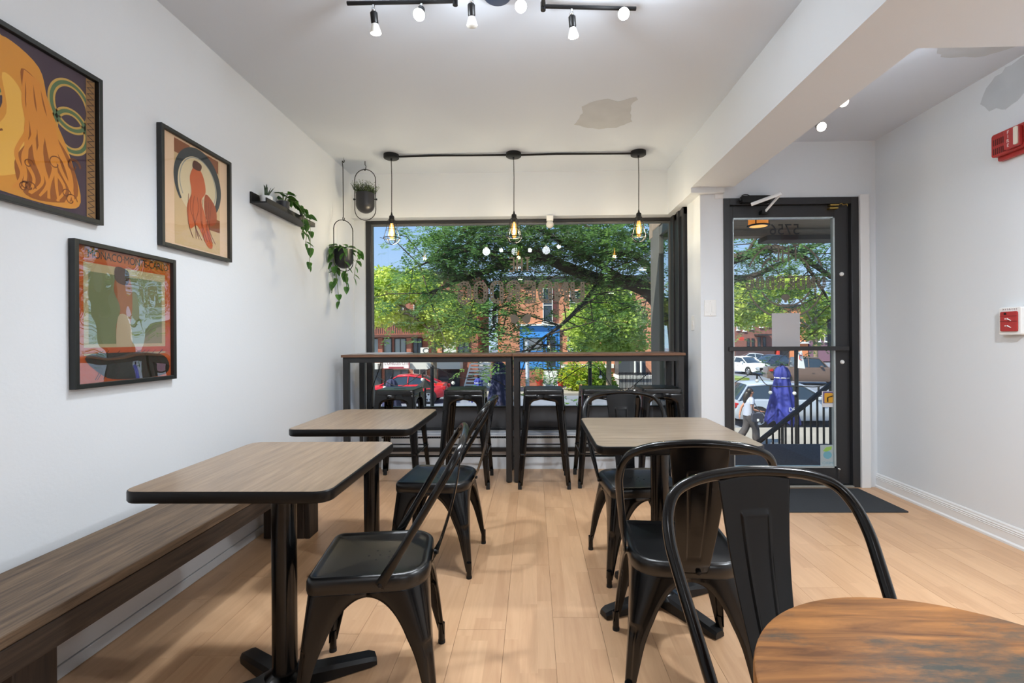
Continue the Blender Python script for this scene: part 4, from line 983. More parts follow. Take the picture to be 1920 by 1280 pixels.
def pendant(label, x_, y_, zt, first=[None]):
    """cage pendant; zt = top of the socket"""
    if first[0] is not None:
        return dup(first[0], label, (x_, y_, 0))
    t = thing('pendant_lamp', label, 'lamp', (x_, y_, 0), group='caged pendant lamps over the bar')
    MB().lathe([(.061, 2.6445), (.061, 2.617), (.056, 2.613), (.008, 2.612), (.006, 2.60)], 28).build('canopy', M_BLKMAT, t)
    MB().tube([(0, 0, 2.61), (.003, 0, 2.45), (.001, 0, 2.3), (0, 0, 2.17)], .0032, 6).build('cord', M_BLKMAT, t)
    MB().lathe([(.004, 2.18), (.007, 2.165), (.010, 2.155), (.019, 2.150), (.021, 2.140), (.021, 2.105), (.017, 2.100), (.016, 2.088)], 16).build('socket', M_BLKMAT, t)
    g = MB()
    prof = [(.024, 2.118), (.034, 2.100), (.040, 2.06), (.048, 2.02), (.060, 1.982), (.064, 1.970), (.052, 1.945), (.028, 1.925), (.0, 1.918)]
    for k in range(6):
        c, s = math.cos(k*PI/3+.3), math.sin(k*PI/3+.3); g.tube(catmull([(r*c, r*s, z) for r, z in prof], 3), .0024, 5)
    for r, z, th in ((.024, 2.118, .003), (.038, 2.075, .002), (.064, 1.970, .0038), (.0445, 2.037, .0018)): g.tube([(r*math.cos(a), r*math.sin(a), z) for a in np.linspace(0, 2*PI, 21)[:-1]], th, 5, True)
    g.build('wire_cage', M_BLKMAT, t)
    bl_ = MB().lathe([(.012, 2.0875), (.016, 2.072), (.0215, 2.04), (.0225, 2.01), (.018, 1.975), (.008, 1.963), (.001, 1.961)], 16).build('bulb', M_AMBER, t)
    f_ = MB()
    for k in range(6):
        c, s = math.cos(k*PI/3), math.sin(k*PI/3); f_.tube([(.004*c, .004*s, 2.06), (.011*c, .011*s, 2.02), (.007*c, .007*s, 1.985)], .0011, 4)
    f_.tube([(0, 0, 2.088), (0, 0, 1.985)], .003, 6).build('filament', M_FIL, bl_)
    lamp('pendant_bulb', 'POINT', (0, 0, 2.0), P_PEND, (.98, .98, 1), t, .018)
    first[0] = t
    return t
PX = ((-1.138, 3.858), (-.149, 3.862), (.852, 3.868))
pendant('left caged pendant lamp with an amber bulb, nearest the hanging plants', *PX[0], 2.176)
pendant('middle caged pendant lamp with an amber bulb over the bar', *PX[1], 2.17)
pendant('right caged pendant lamp with an amber bulb, nearest the beam', *PX[2], 2.165)
for (a, b, lb) in ((0, 1, 'black cable along the ceiling between the left and middle pendants'), (1, 2, 'black cable along the ceiling between the middle and right pendants')):
    P = catmull([(PX[a][0]+.0605, PX[a][1], 2.628), ((PX[a][0]*2+PX[b][0])/3, PX[a][1]+.004, 2.634), ((PX[a][0]+PX[b][0]*2)/3, PX[a][1], 2.630), (PX[b][0]-.0605, PX[b][1], 2.630)], 6)
    o = MB().tube(P, .008, 6).build('ceiling_cable', M_BLKMAT); tag(o, lb, 'cable')
# two spots on a bar behind the beam
t = thing('ceiling_spot_bar', 'ceiling bar with two lit spotlights half hidden behind the beam', 'lamp', (0, 0, 0))
MB().lathe([(.05, 2.644), (.05, 2.626), (.01, 2.62)], 20, (1.80, 2.93, 0)).build('canopy', M_WHITE, t)
MB().tube([(1.76, 2.6, 2.60), (1.83, 3.2, 2.60)], .009, 8).tube([(1.80, 2.93, 2.62), (1.80, 2.93, 2.60)], .008, 8).build('bar', M_CHROME, t)
for (px_, py_, Y_) in ((1541, 238, 3.10), (1582, 191, 2.78)):
    p = at(px_, py_, Y_); d = Vector((-.25, -1, -.55)).normalized(); b0 = p-d*.095
    MB().tube([(b0.x, b0.y, 2.60), b0], .005, 6).build('head_joint', M_CHROME, t)
    Mx = Matrix.Translation(b0) @ d.to_track_quat('Z', 'Y').to_matrix().to_4x4()
    b1 = MB(); b1.M = Mx; b1.lathe([(.010, 0), (.0185, .01), (.022, .07), (.028, .09)], 14).build('lamp_head', M_CHROME, t)
    b1 = MB(); b1.M = Mx; b1.lathe([(.027, .0905), (.024, .094), (.001, .096)], 14).build('bulb_face', M_BULBON, t)
    lamp('spot_bulb', 'SPOT', p+d*.03, P_RIGHT, (.90, .95, 1), t, .03, d, 2.3, 1.0)
# fill lamps added out of view to brighten the room, shaped as ceiling fixtures
for i, (x_, y_, zt) in enumerate(((-.3, -.9, ZC), (-.3, -2.8, ZC), (1.75, 1.2, 2.288), (1.9, -2.8, 2.288))):
    lb = ('added fill lamp, flush and round, behind the camera on the left', 'added fill lamp, flush and round, at the back of the room on the left', 'added fill lamp, flush under the dropped ceiling above the round table', 'added fill lamp, flush under the dropped ceiling at the back')[i]
    t = thing('added_fill_lamp', lb, 'lamp', (x_, y_, zt))
    MB().lathe([(.10, -.001), (.10, -.012), (.085, -.016)], 28).build('rim', M_WHITE, t)
    MB().lathe([(.080, -.017), (.075, -.022), (.05, -.027), (.001, -.029)], 28).build('diffuser', mat('fill_diffuser', (255, 252, 246), .4, emit=((255, 248, 236), 4)), t)
    lamp('fill_light', 'AREA', (0, 0, -.05), P_FILL_L if i < 2 else P_FILL_R, (.86, .93, 1), t, .13, (0, 0, -1))
# ------------------------------------------------------------------ outside: porch, street, houses
GZ = -2.0
M_ASPH = mat('asphalt', (116, 120, 130), .9, bump=(40, .3), var=(.6, .18))
M_CONC = mat('pale_concrete', (146, 138, 127), .9, bump=(30, .2), var=(.8, .12))
M_KERB = mat('kerb_concrete', (168, 165, 158), .9)
M_GRASS = leaf_mat('lawn', (92, 112, 44), (150, 166, 78), 1.5, .0)
struct(MB().box(-70, 110, 4.57, 150, GZ-.5, GZ-.13).build('street', M_ASPH, smooth=False))
struct(MB().box(-70, 11.5, 4.57, 16.9, GZ-.13, GZ).box(11.5, 110, 4.57, 16.9, GZ-.13, GZ).build('sidewalk_near', M_CONC, smooth=False))
far = MB().box(-70, 9.6, 27.6, 36, GZ-.13, GZ)
struct(far.build('sidewalk_far', M_CONC, smooth=False))
# porch in front of the door
po = MB().box(1.291, 4.3, 3.905, 5.25, GZ, -.012)
struct(po.build('porch_landing', M_CONC, smooth=False))
o = MB().box(1.35, 4.2, 4.0, 5.22, -.0118, .0).build('porch_turf', mat('charcoal_turf', (52, 58, 66), .95, bump=(300, 1.0), var=(60, .5))); tag(o, 'dark speckled turf mat covering the porch outside the door', 'mat')
so = MB().box(1.291, 4.4, 3.905, 5.2, 2.31, 2.5)
soffit = struct(so.build('porch_soffit', wood('brown_soffit', (112, 98, 84), (142, 124, 106), 'x', 6, 10, .6), smooth=False))
for i in range(6): MB().box(1.292, 4.4, 3.93+i*.212, 3.93+i*.212+.206, 2.300, 2.3098).build('board', MATS['brown_soffit'], soffit, smooth=False)
fa_ = MB().box(1.291, 4.4, 5.2, 5.34, 2.235, 2.52)
struct(fa_.build('porch_fascia', MATS['brown_soffit'], smooth=False))
struct(MB().box(2.50, 4.4, 5.16, 5.38, 2.185, 2.2345).build('porch_fascia_trim', mat('dark_brown_trim', (54, 44, 36), .6), smooth=False))
gp = MB().box(1.293, 1.345, 4.95, 5.3, .0, 2.30).box(1.30, 1.335, 4.56, 4.95, .0, .52).box(1.30, 1.335, 4.56, 4.95, 2.20, 2.30).box(1.295, 1.34, 4.56, 4.60, .52, 2.2)
part_ = struct(gp.build('window_3', mat('taupe_metal', (98, 96, 92), .45, metal=.2), smooth=False, bevel=.003))
MB().box(1.315, 1.321, 4.60, 4.95, .52, 2.2).build('pane', M_GLASS, part_, smooth=False)
t = thing('porch_lamp', 'orange drum lamp under the porch soffit outside the door', 'lamp', (*at(1422, 420, 4.55).xy, 2.2995))
MB().lathe([(.088, -.002), (.088, -.105), (.086, -.105), (.086, -.002)], 24).build('shade', mat('orange_shade', (226, 140, 62), .6, emit=((236, 140, 56), .55)), t)
MB().lathe([(.100, -.100), (.100, -.112), (.080, -.112), (.080, -.100)], 24).build('rim', M_BLKMAT, t)
MB().lathe([(.079, -.104), (.079, -.108), (.001, -.108)], 20).build('diffuser', mat('orange_glow', (246, 178, 100), .6, emit=((250, 180, 100), .9)), t)
for k in range(4): MB().box(.0865, .0905, -.005, .005, -.105, -.002).build('strut', M_BLKMAT, t).rotation_euler = (0, 0, k*PI/2+.9)
# stair rail beyond the porch
rl = thing('stair_railing', 'black iron railing of the steps climbing to the right outside the door', 'railing', (0, 0, 0))
Yr = 6.0; a, b = at(1400, 846, Yr), at(1590, 694, Yr)
MB().tube([(a.x-.9, Yr, a.z-.72), a, b, (b.x+.5, Yr, b.z)], .032, 8).build('handrail', M_BLKMAT, rl)
for i in range(19):
    u = i/16; x_ = a.x-.30+(b.x-a.x)*u; zt = a.z+(b.z-a.z)*(x_-a.x)/(b.x-a.x)
    MB().box(x_-.009, x_+.009, Yr-.009, Yr+.009, min(zt-.9, -.8), zt-.025).build('baluster', M_BLKMAT, rl, smooth=False)
MB().box(a.x-1.2, b.x+.5, Yr-.012, Yr+.012, -.30, -.285).build('lower_rail', M_BLKMAT, rl, smooth=False)
MB().box(b.x-.04, b.x+.04, Yr-.04, Yr+.04, GZ, b.z-.02).box(a.x-.9, a.x-.85, Yr-.02, Yr+.02, GZ, a.z-.75).build('post', M_BLKMAT, rl, smooth=False)
steps = MB()
for i in range(9): steps.box(1.6-.0*i, 4.0-.27*i, 5.26, 6.2, GZ, -.2*(i+1)+.0)
struct(MB().box(2.2, 4.1, 5.255, 6.15, GZ, -1.3).build('porch_steps', M_CONC, smooth=False))

# ---- houses across the street
M_PANE = mat('dark_house_glass', (52, 60, 68), .08, spec=.8)
M_PANEL = mat('pale_house_glass', (150, 160, 160), .1, spec=.8)
M_WFR = mat('white_window_frame', (226, 224, 218), .5)
M_DFR = mat('dark_window_frame', (46, 44, 44), .5)
def brick(name, a, b, joint, sc):
    if name in MATS: return MATS[name]
    m = bpy.data.materials.new(name); m.use_nodes = True; n = m.node_tree; L = n.links.new; p = n.nodes['Principled BSDF']; p.inputs['Roughness'].default_value = .85
    t = n.nodes.new('ShaderNodeTexCoord'); mp = n.nodes.new('ShaderNodeMapping'); mp.inputs['Rotation'].default_value = (PI/2, 0, 0)
    br = n.nodes.new('ShaderNodeTexBrick'); br.inputs['Color1'].default_value = (*lin(a), 1); br.inputs['Color2'].default_value = (*lin(b), 1); br.inputs['Mortar'].default_value = (*lin(joint), 1); br.inputs['Scale'].default_value = sc; br.inputs['Mortar Size'].default_value = .012
    L(t.outputs['Object'], mp.inputs[0]); L(mp.outputs[0], br.inputs[0]); L(br.outputs[0], p.inputs['Base Color']); MATS[name] = m
    return m
BR1 = brick('red_brick', (150, 84, 66), (172, 104, 82), (160, 130, 115), 4)
BR2 = brick('orange_brick', (206, 140, 104), (190, 122, 90), (196, 150, 125), 4)
BR3 = brick('brown_brick', (126, 78, 66), (146, 92, 78), (140, 110, 100), 4)
BR4 = brick('terracotta_brick', (214, 128, 82), (226, 140, 92), (216, 150, 110), 4)
def house(name, label, x0, x1, yf, z0, z1, m, depth=8):
    t = thing(name, label, 'building', (0, 0, 0))
    MB().box(x0, x1, yf, yf+depth, z0, z1).build('facade', m, t, smooth=False)
    MB().box(x0-.05, x1+.05, yf-.18, yf+.3, z1-.35, z1+.1).build('cornice', M_DFR, t, smooth=False)
    return t
def px_window(t, x0, y0, x1, y1, yf, fr=None, gl=None, nv=1, nh=1, sill=True, th=.05):
    a, b = at(x0, y1, yf), at(x1, y0, yf); w = MB(); e = th
    w.box(a.x, b.x, yf-.08, yf-.002, a.z, a.z+e).box(a.x, b.x, yf-.08, yf-.002, b.z-e, b.z).box(a.x, a.x+e, yf-.08, yf-.002, a.z+e, b.z-e).box(b.x-e, b.x, yf-.08, yf-.002, a.z+e, b.z-e)
    for i in range(1, nv): xx = a.x+(b.x-a.x)*i/nv; w.box(xx-e/2, xx+e/2, yf-.07, yf-.002, a.z+e, b.z-e)
    for i in range(1, nh): zz = a.z+(b.z-a.z)*i/nh; w.box(a.x+e, b.x-e, yf-.072, yf-.002, zz-e/2, zz+e/2)
    if sill: w.box(a.x-.08, b.x+.08, yf-.14, yf-.002, a.z-.12, a.z-.002)
    o = w.build('window', fr or M_WFR, t, smooth=False)
    MB().box(a.x+e*.5, b.x-e*.5, yf-.03, yf-.004, a.z+e*.5, b.z-e*.5).build('pane', gl or M_PANE, o, smooth=False)
    return o
def px_box(t, name, x0, y0, x1, y1, yf, m, d0, d1=0.0, label=None):
    a, b = at(x0, y1, yf), at(x1, y0, yf)
    return MB().box(a.x, b.x, yf-d0, yf-d1, a.z, b.z).build(name, m, t, smooth=False, label=label)
YH = 32.0
X_ = lambda px: at(px, 640, YH).x
# left row of shops
h1 = house('shop_row', 'brick row of shops across the street at the left of the window, ironwork above', X_(560), X_(896), YH, GZ, at(800, 512, YH).z, BR1)
for (a, b) in ((700, 722), (738, 757), (776, 798), (850, 872)): px_window(h1, a, 565, b, 603, YH, M_WFR, M_PANE, 2, 1)
px_box(h1, 'beam', 600, 627, 812, 633, YH, mat('dark_red_beam', (92, 52, 40), .6), .7)
ir = MB(); a, b = at(640, 626, YH-.6), at(815, 607, YH-.6)
for i in range(44): xx = a.x+(b.x-a.x)*i/43; ir.box(xx-.02, xx+.02, YH-.62, YH-.58, a.z, b.z)
ir.box(a.x, b.x, YH-.63, YH-.57, b.z-.05, b.z).build('balcony_rail', M_DFR, h1, smooth=False)
for (a, b, g) in ((700, 735, M_PANEL), (740, 762, M_PANEL), (775, 792, M_PANE), (832, 852, M_PANEL), (858, 880, M_PANE)): px_window(h1, a, 634, b, 668, YH, M_DFR, g, 2, 1, False)
for a in (712, 765, 822): px_box(h1, 'pillar', a, 633, a+8, 676, YH, BR2 if a > 800 else BR1, .35)
px_box(h1, 'poster', 791, 651, 806, 663, YH, M_WFR, .4, .36, 'white poster with a grey ring')
px_box(h1, 'poster', 834, 640, 857, 660, YH, M_WFR, .4, .36, 'white poster with dark strokes')
c = at(798.5, 657, YH-.41); MB().tube([(c.x+.19*math.cos(q), c.y, c.z+.15*math.sin(q)) for q in np.linspace(0, 2*PI, 17)[:-1]], .02, 4, True).build('ring_mark', M_DFR, h1)
px_box(h1, 'canopy', 690, 680, 720, 690, YH, mat('pale_canopy', (206, 204, 198), .7), 1.3)
px_box(h1, 'canopy', 770, 677, 868, 690, YH, mat('pale_canopy', (206, 204, 198), .7), 1.3)
a, b = at(720, 691, YH-1.35), at(769, 677, YH-1.35)
sg = MB().box(a.x, b.x, YH-1.5, YH-1.36, a.z, b.z).build('shop_sign', mat('sign_white', (232, 226, 224), .5), h1, smooth=False, label='white shop sign with a red border')
rb = MB()
for q in ((a.x, b.x, b.z-.03, b.z), (a.x, b.x, a.z, a.z+.03), (b.x-.05, b.x, a.z, b.z)): rb.box(q[0], q[1], YH-1.52, YH-1.50, q[2], q[3])
rb.box(a.x+.35, b.x-.38, YH-1.515, YH-1.50, a.z+.05, a.z+.13).build('sign_border', mat('sign_red', (150, 40, 52), .5), sg, smooth=False)
v, f = text_mesh('L\'ONGLES CITÉ', .27)
MB().add([(p.x*.86+(a.x+b.x)/2+.03, YH-1.503, p.y+a.z+.33) for p in v], f).build('lettering', mat('sign_ink', (120, 40, 52), .5), sg, smooth=False, fix=False)
px_window(h1, 692, 690, 716, 748, YH, M_DFR, M_PANE, 1, 1, False); px_window(h1, 722, 692, 766, 745, YH, M_DFR, M_PANE, 3, 1, False); px_window(h1, 775, 690, 800, 748, YH, M_WFR, M_PANE, 2, 1, False); px_window(h1, 822, 692, 862, 748, YH, M_DFR, M_PANE, 2, 1, False)
px_box(h1, 'plinth', 832, 668, 866, 682, YH, BR3, .2)
# white outside stair and side wall
st_ = thing('white_staircase', 'white outdoor staircase with open treads beside the alley', 'stairs', (0, 0, 0))
for i in range(9):
    p = at(868+i*2.0, 735-i*6.5, 30.5); MB().box(p.x, p.x+1.25, 30.2, 30.75, p.z, p.z+.09).build('tread', M_WFR, st_, smooth=False)
for xx in (866, 893):
    p, q = at(xx, 742, 30.2), at(xx+16, 682, 30.2); MB().tube([p, q], .05, 6).build('stringer', M_WFR, st_)
a, b = at(898, 722, 31), at(918, 676, 31)
o = MB().box(a.x, b.x, 31, 40, GZ, b.z).build('garden_wall', M_WFR, smooth=False); tag(o, 'white side wall at the edge of the alley across the street', 'wall')
o = MB().box(X_(918)+.1, X_(940)-.1, 40.2, 47, GZ-.1, GZ+.6).build('alley_slope', M_CONC, smooth=False); tag(o, 'pale concrete lane rising into the alley between the buildings', 'lane')
o = MB().box(X_(919), X_(939), 47.2, 47.9, GZ, .4).build('garage', mat('weathered_blue', (110, 140, 180), .8), smooth=False); tag(o, 'bluish shed at the far end of the alley', 'building')
# blue shop front and the orange brick house
h2 = house('brick_house', 'orange brick house with a bright blue shop front across the street', X_(940), X_(1236), YH, GZ, at(1000, 521, YH).z, BR2)
M_BLUE = mat('bright_blue_paint', (70, 142, 214), .5)
px_box(h2, 'blue_shop_front', 975, 611, 1049, 692, YH, M_BLUE, .12)
px_box(h2, 'ledge', 968, 607, 1053, 611, YH, M_WFR, .3)
px_window(h2, 979, 631, 1018, 659, YH-.12, M_BLUE, mat('grey_house_glass', (120, 124, 130), .1), 1, 1, False)
px_window(h2, 1024, 629, 1043, 690, YH-.12, M_BLUE, M_PANE, 1, 1, False)
px_box(h2, 'door_notice', 1027, 646, 1031, 653, YH-.2, M_WFR, .05)
px_box(h2, 'brick_base', 974, 690, 1010, 727, YH, BR1, .10)
px_box(h2, 'blue_panel', 974, 664, 1017, 690, YH-.12, M_BLUE, .04)
px_window(h2, 1018, 515+25, 1036, 604, YH, M_WFR, M_PANE, 1, 2); pass
px_window(h2, 1068, 545, 1092, 590, YH, M_WFR, M_PANE, 2, 2); px_window(h2, 1112, 545, 1136, 590, YH, M_WFR, M_PANE, 2, 2); px_window(h2, 1160, 545, 1184, 590, YH, M_WFR, M_PANE, 2, 2)
px_box(h2, 'shutter', 1037, 540, 1043, 604, YH, mat('maroon_shutter', (96, 50, 46), .6), .1)
px_window(h2, 1064, 632, 1120, 662, YH, M_WFR, mat('milky_glass', (206, 210, 212), .2), 3, 1)
px_window(h2, 1140, 632, 1180, 662, YH, M_WFR, M_PANEL, 2, 1)
px_box(h2, 'white_base', 1052, 682, 1150, 690, YH, M_WFR, .2)
px_box(h2, 'porch_screen', 1152, 672, 1200, 700, YH, mat('dark_screen', (70, 72, 76), .5), 1.6, .1)
px_box(h2, 'porch_floor', 1150, 700, 1212, 706, YH, M_WFR, 1.8)
px_box(h2, 'porch_wall', 1152, 706, 1212, 730, YH, mat('grey_siding', (150, 152, 154), .7), 1.7)
for xx in (1189, 1200): px_box(h2, 'porch_post', xx, 672, xx+2.4, 700, YH-1.7, M_WFR, .08)
# white front steps of the blue shop
o = thing('front_steps', 'pale front steps leading to the blue shop door', 'stairs', (0, 0, 0))
for i in range(6):
    a, b = at(1019, 731-i*6.6, 30.8+.15*i), at(1046, 731-i*6.6, 30.8+.15*i); MB().box(a.x, b.x, 30.0+.3*i, 31.85, GZ+.17*i, GZ+.17*(i+1)-.003).build('step', mat('pale_step', (198, 198, 194), .8), o, smooth=False)
h6 = house('back_house', 'terracotta brick back house closing the alley between the street fronts', X_(900), X_(1010), 48, GZ, at(930, 548, 48).z, BR4)
px_window(h6, 922, 580, 932, 606, 48, M_WFR, M_PANE, 1, 2)
# utility pole, flower pots, shrubs, iron fence
o = MB().cyl(.12, GZ, 1.0, (at(989, 700, 29.5).x, 29.5), 12).build('street_pole', mat('pale_grey_post', (176, 184, 196), .6)); tag(o, 'pale grey post standing in front of the blue shop', 'post')
def pot_plant(label, px_, Y, s):
    p = at(px_, 720, Y); t = thing('flower_pot', label, 'plant', (p.x, Y, GZ+.15))
    MB().lathe([(.16*s, 0), (.24*s, .42*s), (.26*s, .46*s), (.2*s, .44*s), (.01, .42*s)], 14).build('pot', mat('red_glazed_pot', (176, 52, 40), .4), t)
    leaf_cloud(t, [((0, 0, .8*s), (.34*s, .34*s, .5*s))], 260, .09*s, leaf_mat('shrub_leaf', (112, 136, 40), (196, 206, 84), 2, .4), 3)
    return t
def leaf_cloud(parent, blobs, n, size, m, seed, name='foliage', aspect=.5, droop=0.0, shell=.55):
    r = np.random.default_rng(seed); V = []
    tot = sum(b[1][0]*b[1][1]*b[1][2] for b in blobs)
    for (c, rad) in blobs:
        k = max(8, int(n*rad[0]*rad[1]*rad[2]/tot))
        d = r.normal(size=(k, 3)); d /= np.linalg.norm(d, axis=1)[:, None]; q = (shell+(1-shell)*r.random(k))**.8
        V.append(np.array(c)+d*q[:, None]*np.array(rad))
    P = np.concatenate(V); k = len(P)
    u = r.normal(size=(k, 3)); u[:, 2] = u[:, 2]*.6-droop; u /= np.linalg.norm(u, axis=1)[:, None]
    w = r.normal(size=(k, 3)); w -= (w*u).sum(1)[:, None]*u; w /= np.linalg.norm(w, axis=1)[:, None]
    s = size*(.6+.8*r.random(k))[:, None]
    quad_mesh(np.stack([P, P+u*s*.5+w*s*aspect*.5, P+u*s, P+u*s*.5-w*s*aspect*.5], 1), name, m, parent)
def quad_mesh(Q, name, m, parent, kind='stuff'):
    k = len(Q); me = bpy.data.meshes.new(name)
    me.vertices.add(k*4); me.vertices.foreach_set('co', Q.reshape(-1).astype(np.float32))
    me.loops.add(k*4); me.loops.foreach_set('vertex_index', np.arange(k*4, dtype=np.int32))
    me.polygons.add(k); me.polygons.foreach_set('loop_start', np.arange(0, k*4, 4, dtype=np.int32))
    me.update(calc_edges=True); me.validate(); me.materials.append(m)
    o = bpy.data.objects.new(name, me); COL.objects.link(o); o.parent = parent; o['kind'] = kind
    return o
pot_plant('red pot with a bushy plant left of the pale front steps', 1012, 29.6, 1.0)
pot_plant('red pot with a bushy plant right of the pale front steps', 1051, 29.6, .8)
M_SHRUB = leaf_mat('bright_shrub', (120, 148, 36), (206, 214, 70), 1.5, .45)
M_SHRUB2 = leaf_mat('green_shrub', (84, 124, 38), (164, 190, 74), 1.5, .45)
for (px_, py_, rx, rz, m, lb) in ((1076, 705, .9, .9, M_SHRUB, 'bright yellow-green shrub right of the pale steps'), (1116, 702, .8, .9, M_SHRUB2, 'mid green shrub between the yellow-green shrub and the young tree'), (1134, 716, .55, .6, M_SHRUB2, 'small shrub at the foot of the young round tree')):
    p = at(px_, py_, 29.2); t = thing('shrub', lb, 'shrub', (p.x, p.y, GZ))
    leaf_cloud(t, [((0, 0, p.z-GZ), (rx, .8, rz)), ((.3, -.1, (p.z-GZ)*.55), (rx*.8, .7, rz*.6))], 1500, .20, m, int(px_), shell=.4)
    MB().tube([(0, 0, 0), (.05, 0, p.z-GZ)], .04, 6).build('stem', mat('bark', (88, 76, 62), .9), t)
fe = thing('iron_fence', 'black iron garden fence across the street at the right of the window', 'fence', (0, 0, 0))
a, b = at(1162, 724, 28.6), at(1222, 697, 28.6)
for i in range(24): xx = a.x+(b.x-a.x)*i/23; MB().box(xx-.018, xx+.018, 28.58, 28.62, GZ, b.z).build('picket', M_BLKMAT, fe, smooth=False)
for zz in (b.z-.1, GZ+.15): MB().box(a.x-.1, b.x+.1, 28.57, 28.63, zz, zz+.04).build('rail', M_BLKMAT, fe, smooth=False)

# far side of the crossing, seen through the door
YK = 62.0
h3 = house('brick_house', 'brown brick terrace of flats far off, seen through the left of the door glass', at(1300, 640, YK).x, at(1452, 640, YK).x, YK, GZ, at(1400, 575, YK).z, BR3)
for (a, b, c_, d) in ((1381, 600, 1386, 618), (1393, 603, 1398, 620), (1404, 598, 1411, 616), (1424, 596, 1430, 613), (1438, 595, 1444, 612), (1400, 634, 1405, 650), (1409, 634, 1414, 650), (1420, 632, 1426, 650), (1430, 632, 1436, 650)): px_window(h3, a, b, c_, d, YK, M_WFR if b < 620 else M_DFR, M_PANE, 1, 2, True, .09)
px_box(h3, 'balcony', 1414, 626, 1440, 629, YK, M_DFR, 1.2)
px_box(h3, 'shop_sign', 1381, 632, 1390, 638, YK, mat('sign_scarlet', (206, 64, 48), .5), .8, .6)
px_box(h3, 'ground_floor_band', 1378, 655, 1450, 668, YK, mat('dark_shop_band', (84, 62, 60), .6), .3)
h4 = house('terracotta_house', 'sunlit orange building far off behind the paper notice on the door', at(1454, 640, YK).x, at(1515, 640, YK).x, YK, GZ, at(1480, 572, YK).z, BR4)
px_box(h4, 'white_band', 1478, 640, 1514, 644, YK, M_WFR, .4); px_box(h4, 'dark_garage_door', 1456, 655, 1478, 682, YK, M_DFR, .1); px_box(h4, 'red_corner', 1454, 650, 1458, 672, YK, mat('sign_scarlet', (206, 64, 48), .5), .5)
px_window(h4, 1490, 600, 1500, 622, YK, M_WFR, M_PANE, 1, 2)
h5 = house('plum_house', 'plum painted house far off at the right of the door glass', at(1517, 640, YK).x, at(1700, 640, YK).x, YK, GZ, at(1540, 600, YK).z, mat('plum_paint', (132, 96, 110), .8))
px_window(h5, 1530, 622, 1538, 640, YK, M_WFR, M_PANE, 1, 2); px_window(h5, 1546, 622, 1554, 640, YK, M_WFR, M_PANE, 1, 2)
o = MB().box(at(1554, 640, 12).x, at(1567, 640, 12).x, 12, 12.06, at(1560, 652, 12).z, at(1560, 598, 12).z).cyl(.03, GZ, at(1560, 652, 12).z, (at(1560, 640, 12).x, 12.03), 8).build('street_sign_back', M_DFR, smooth=False); tag(o, 'dark back of a tall street panel at the right edge of the door glass', 'sign')

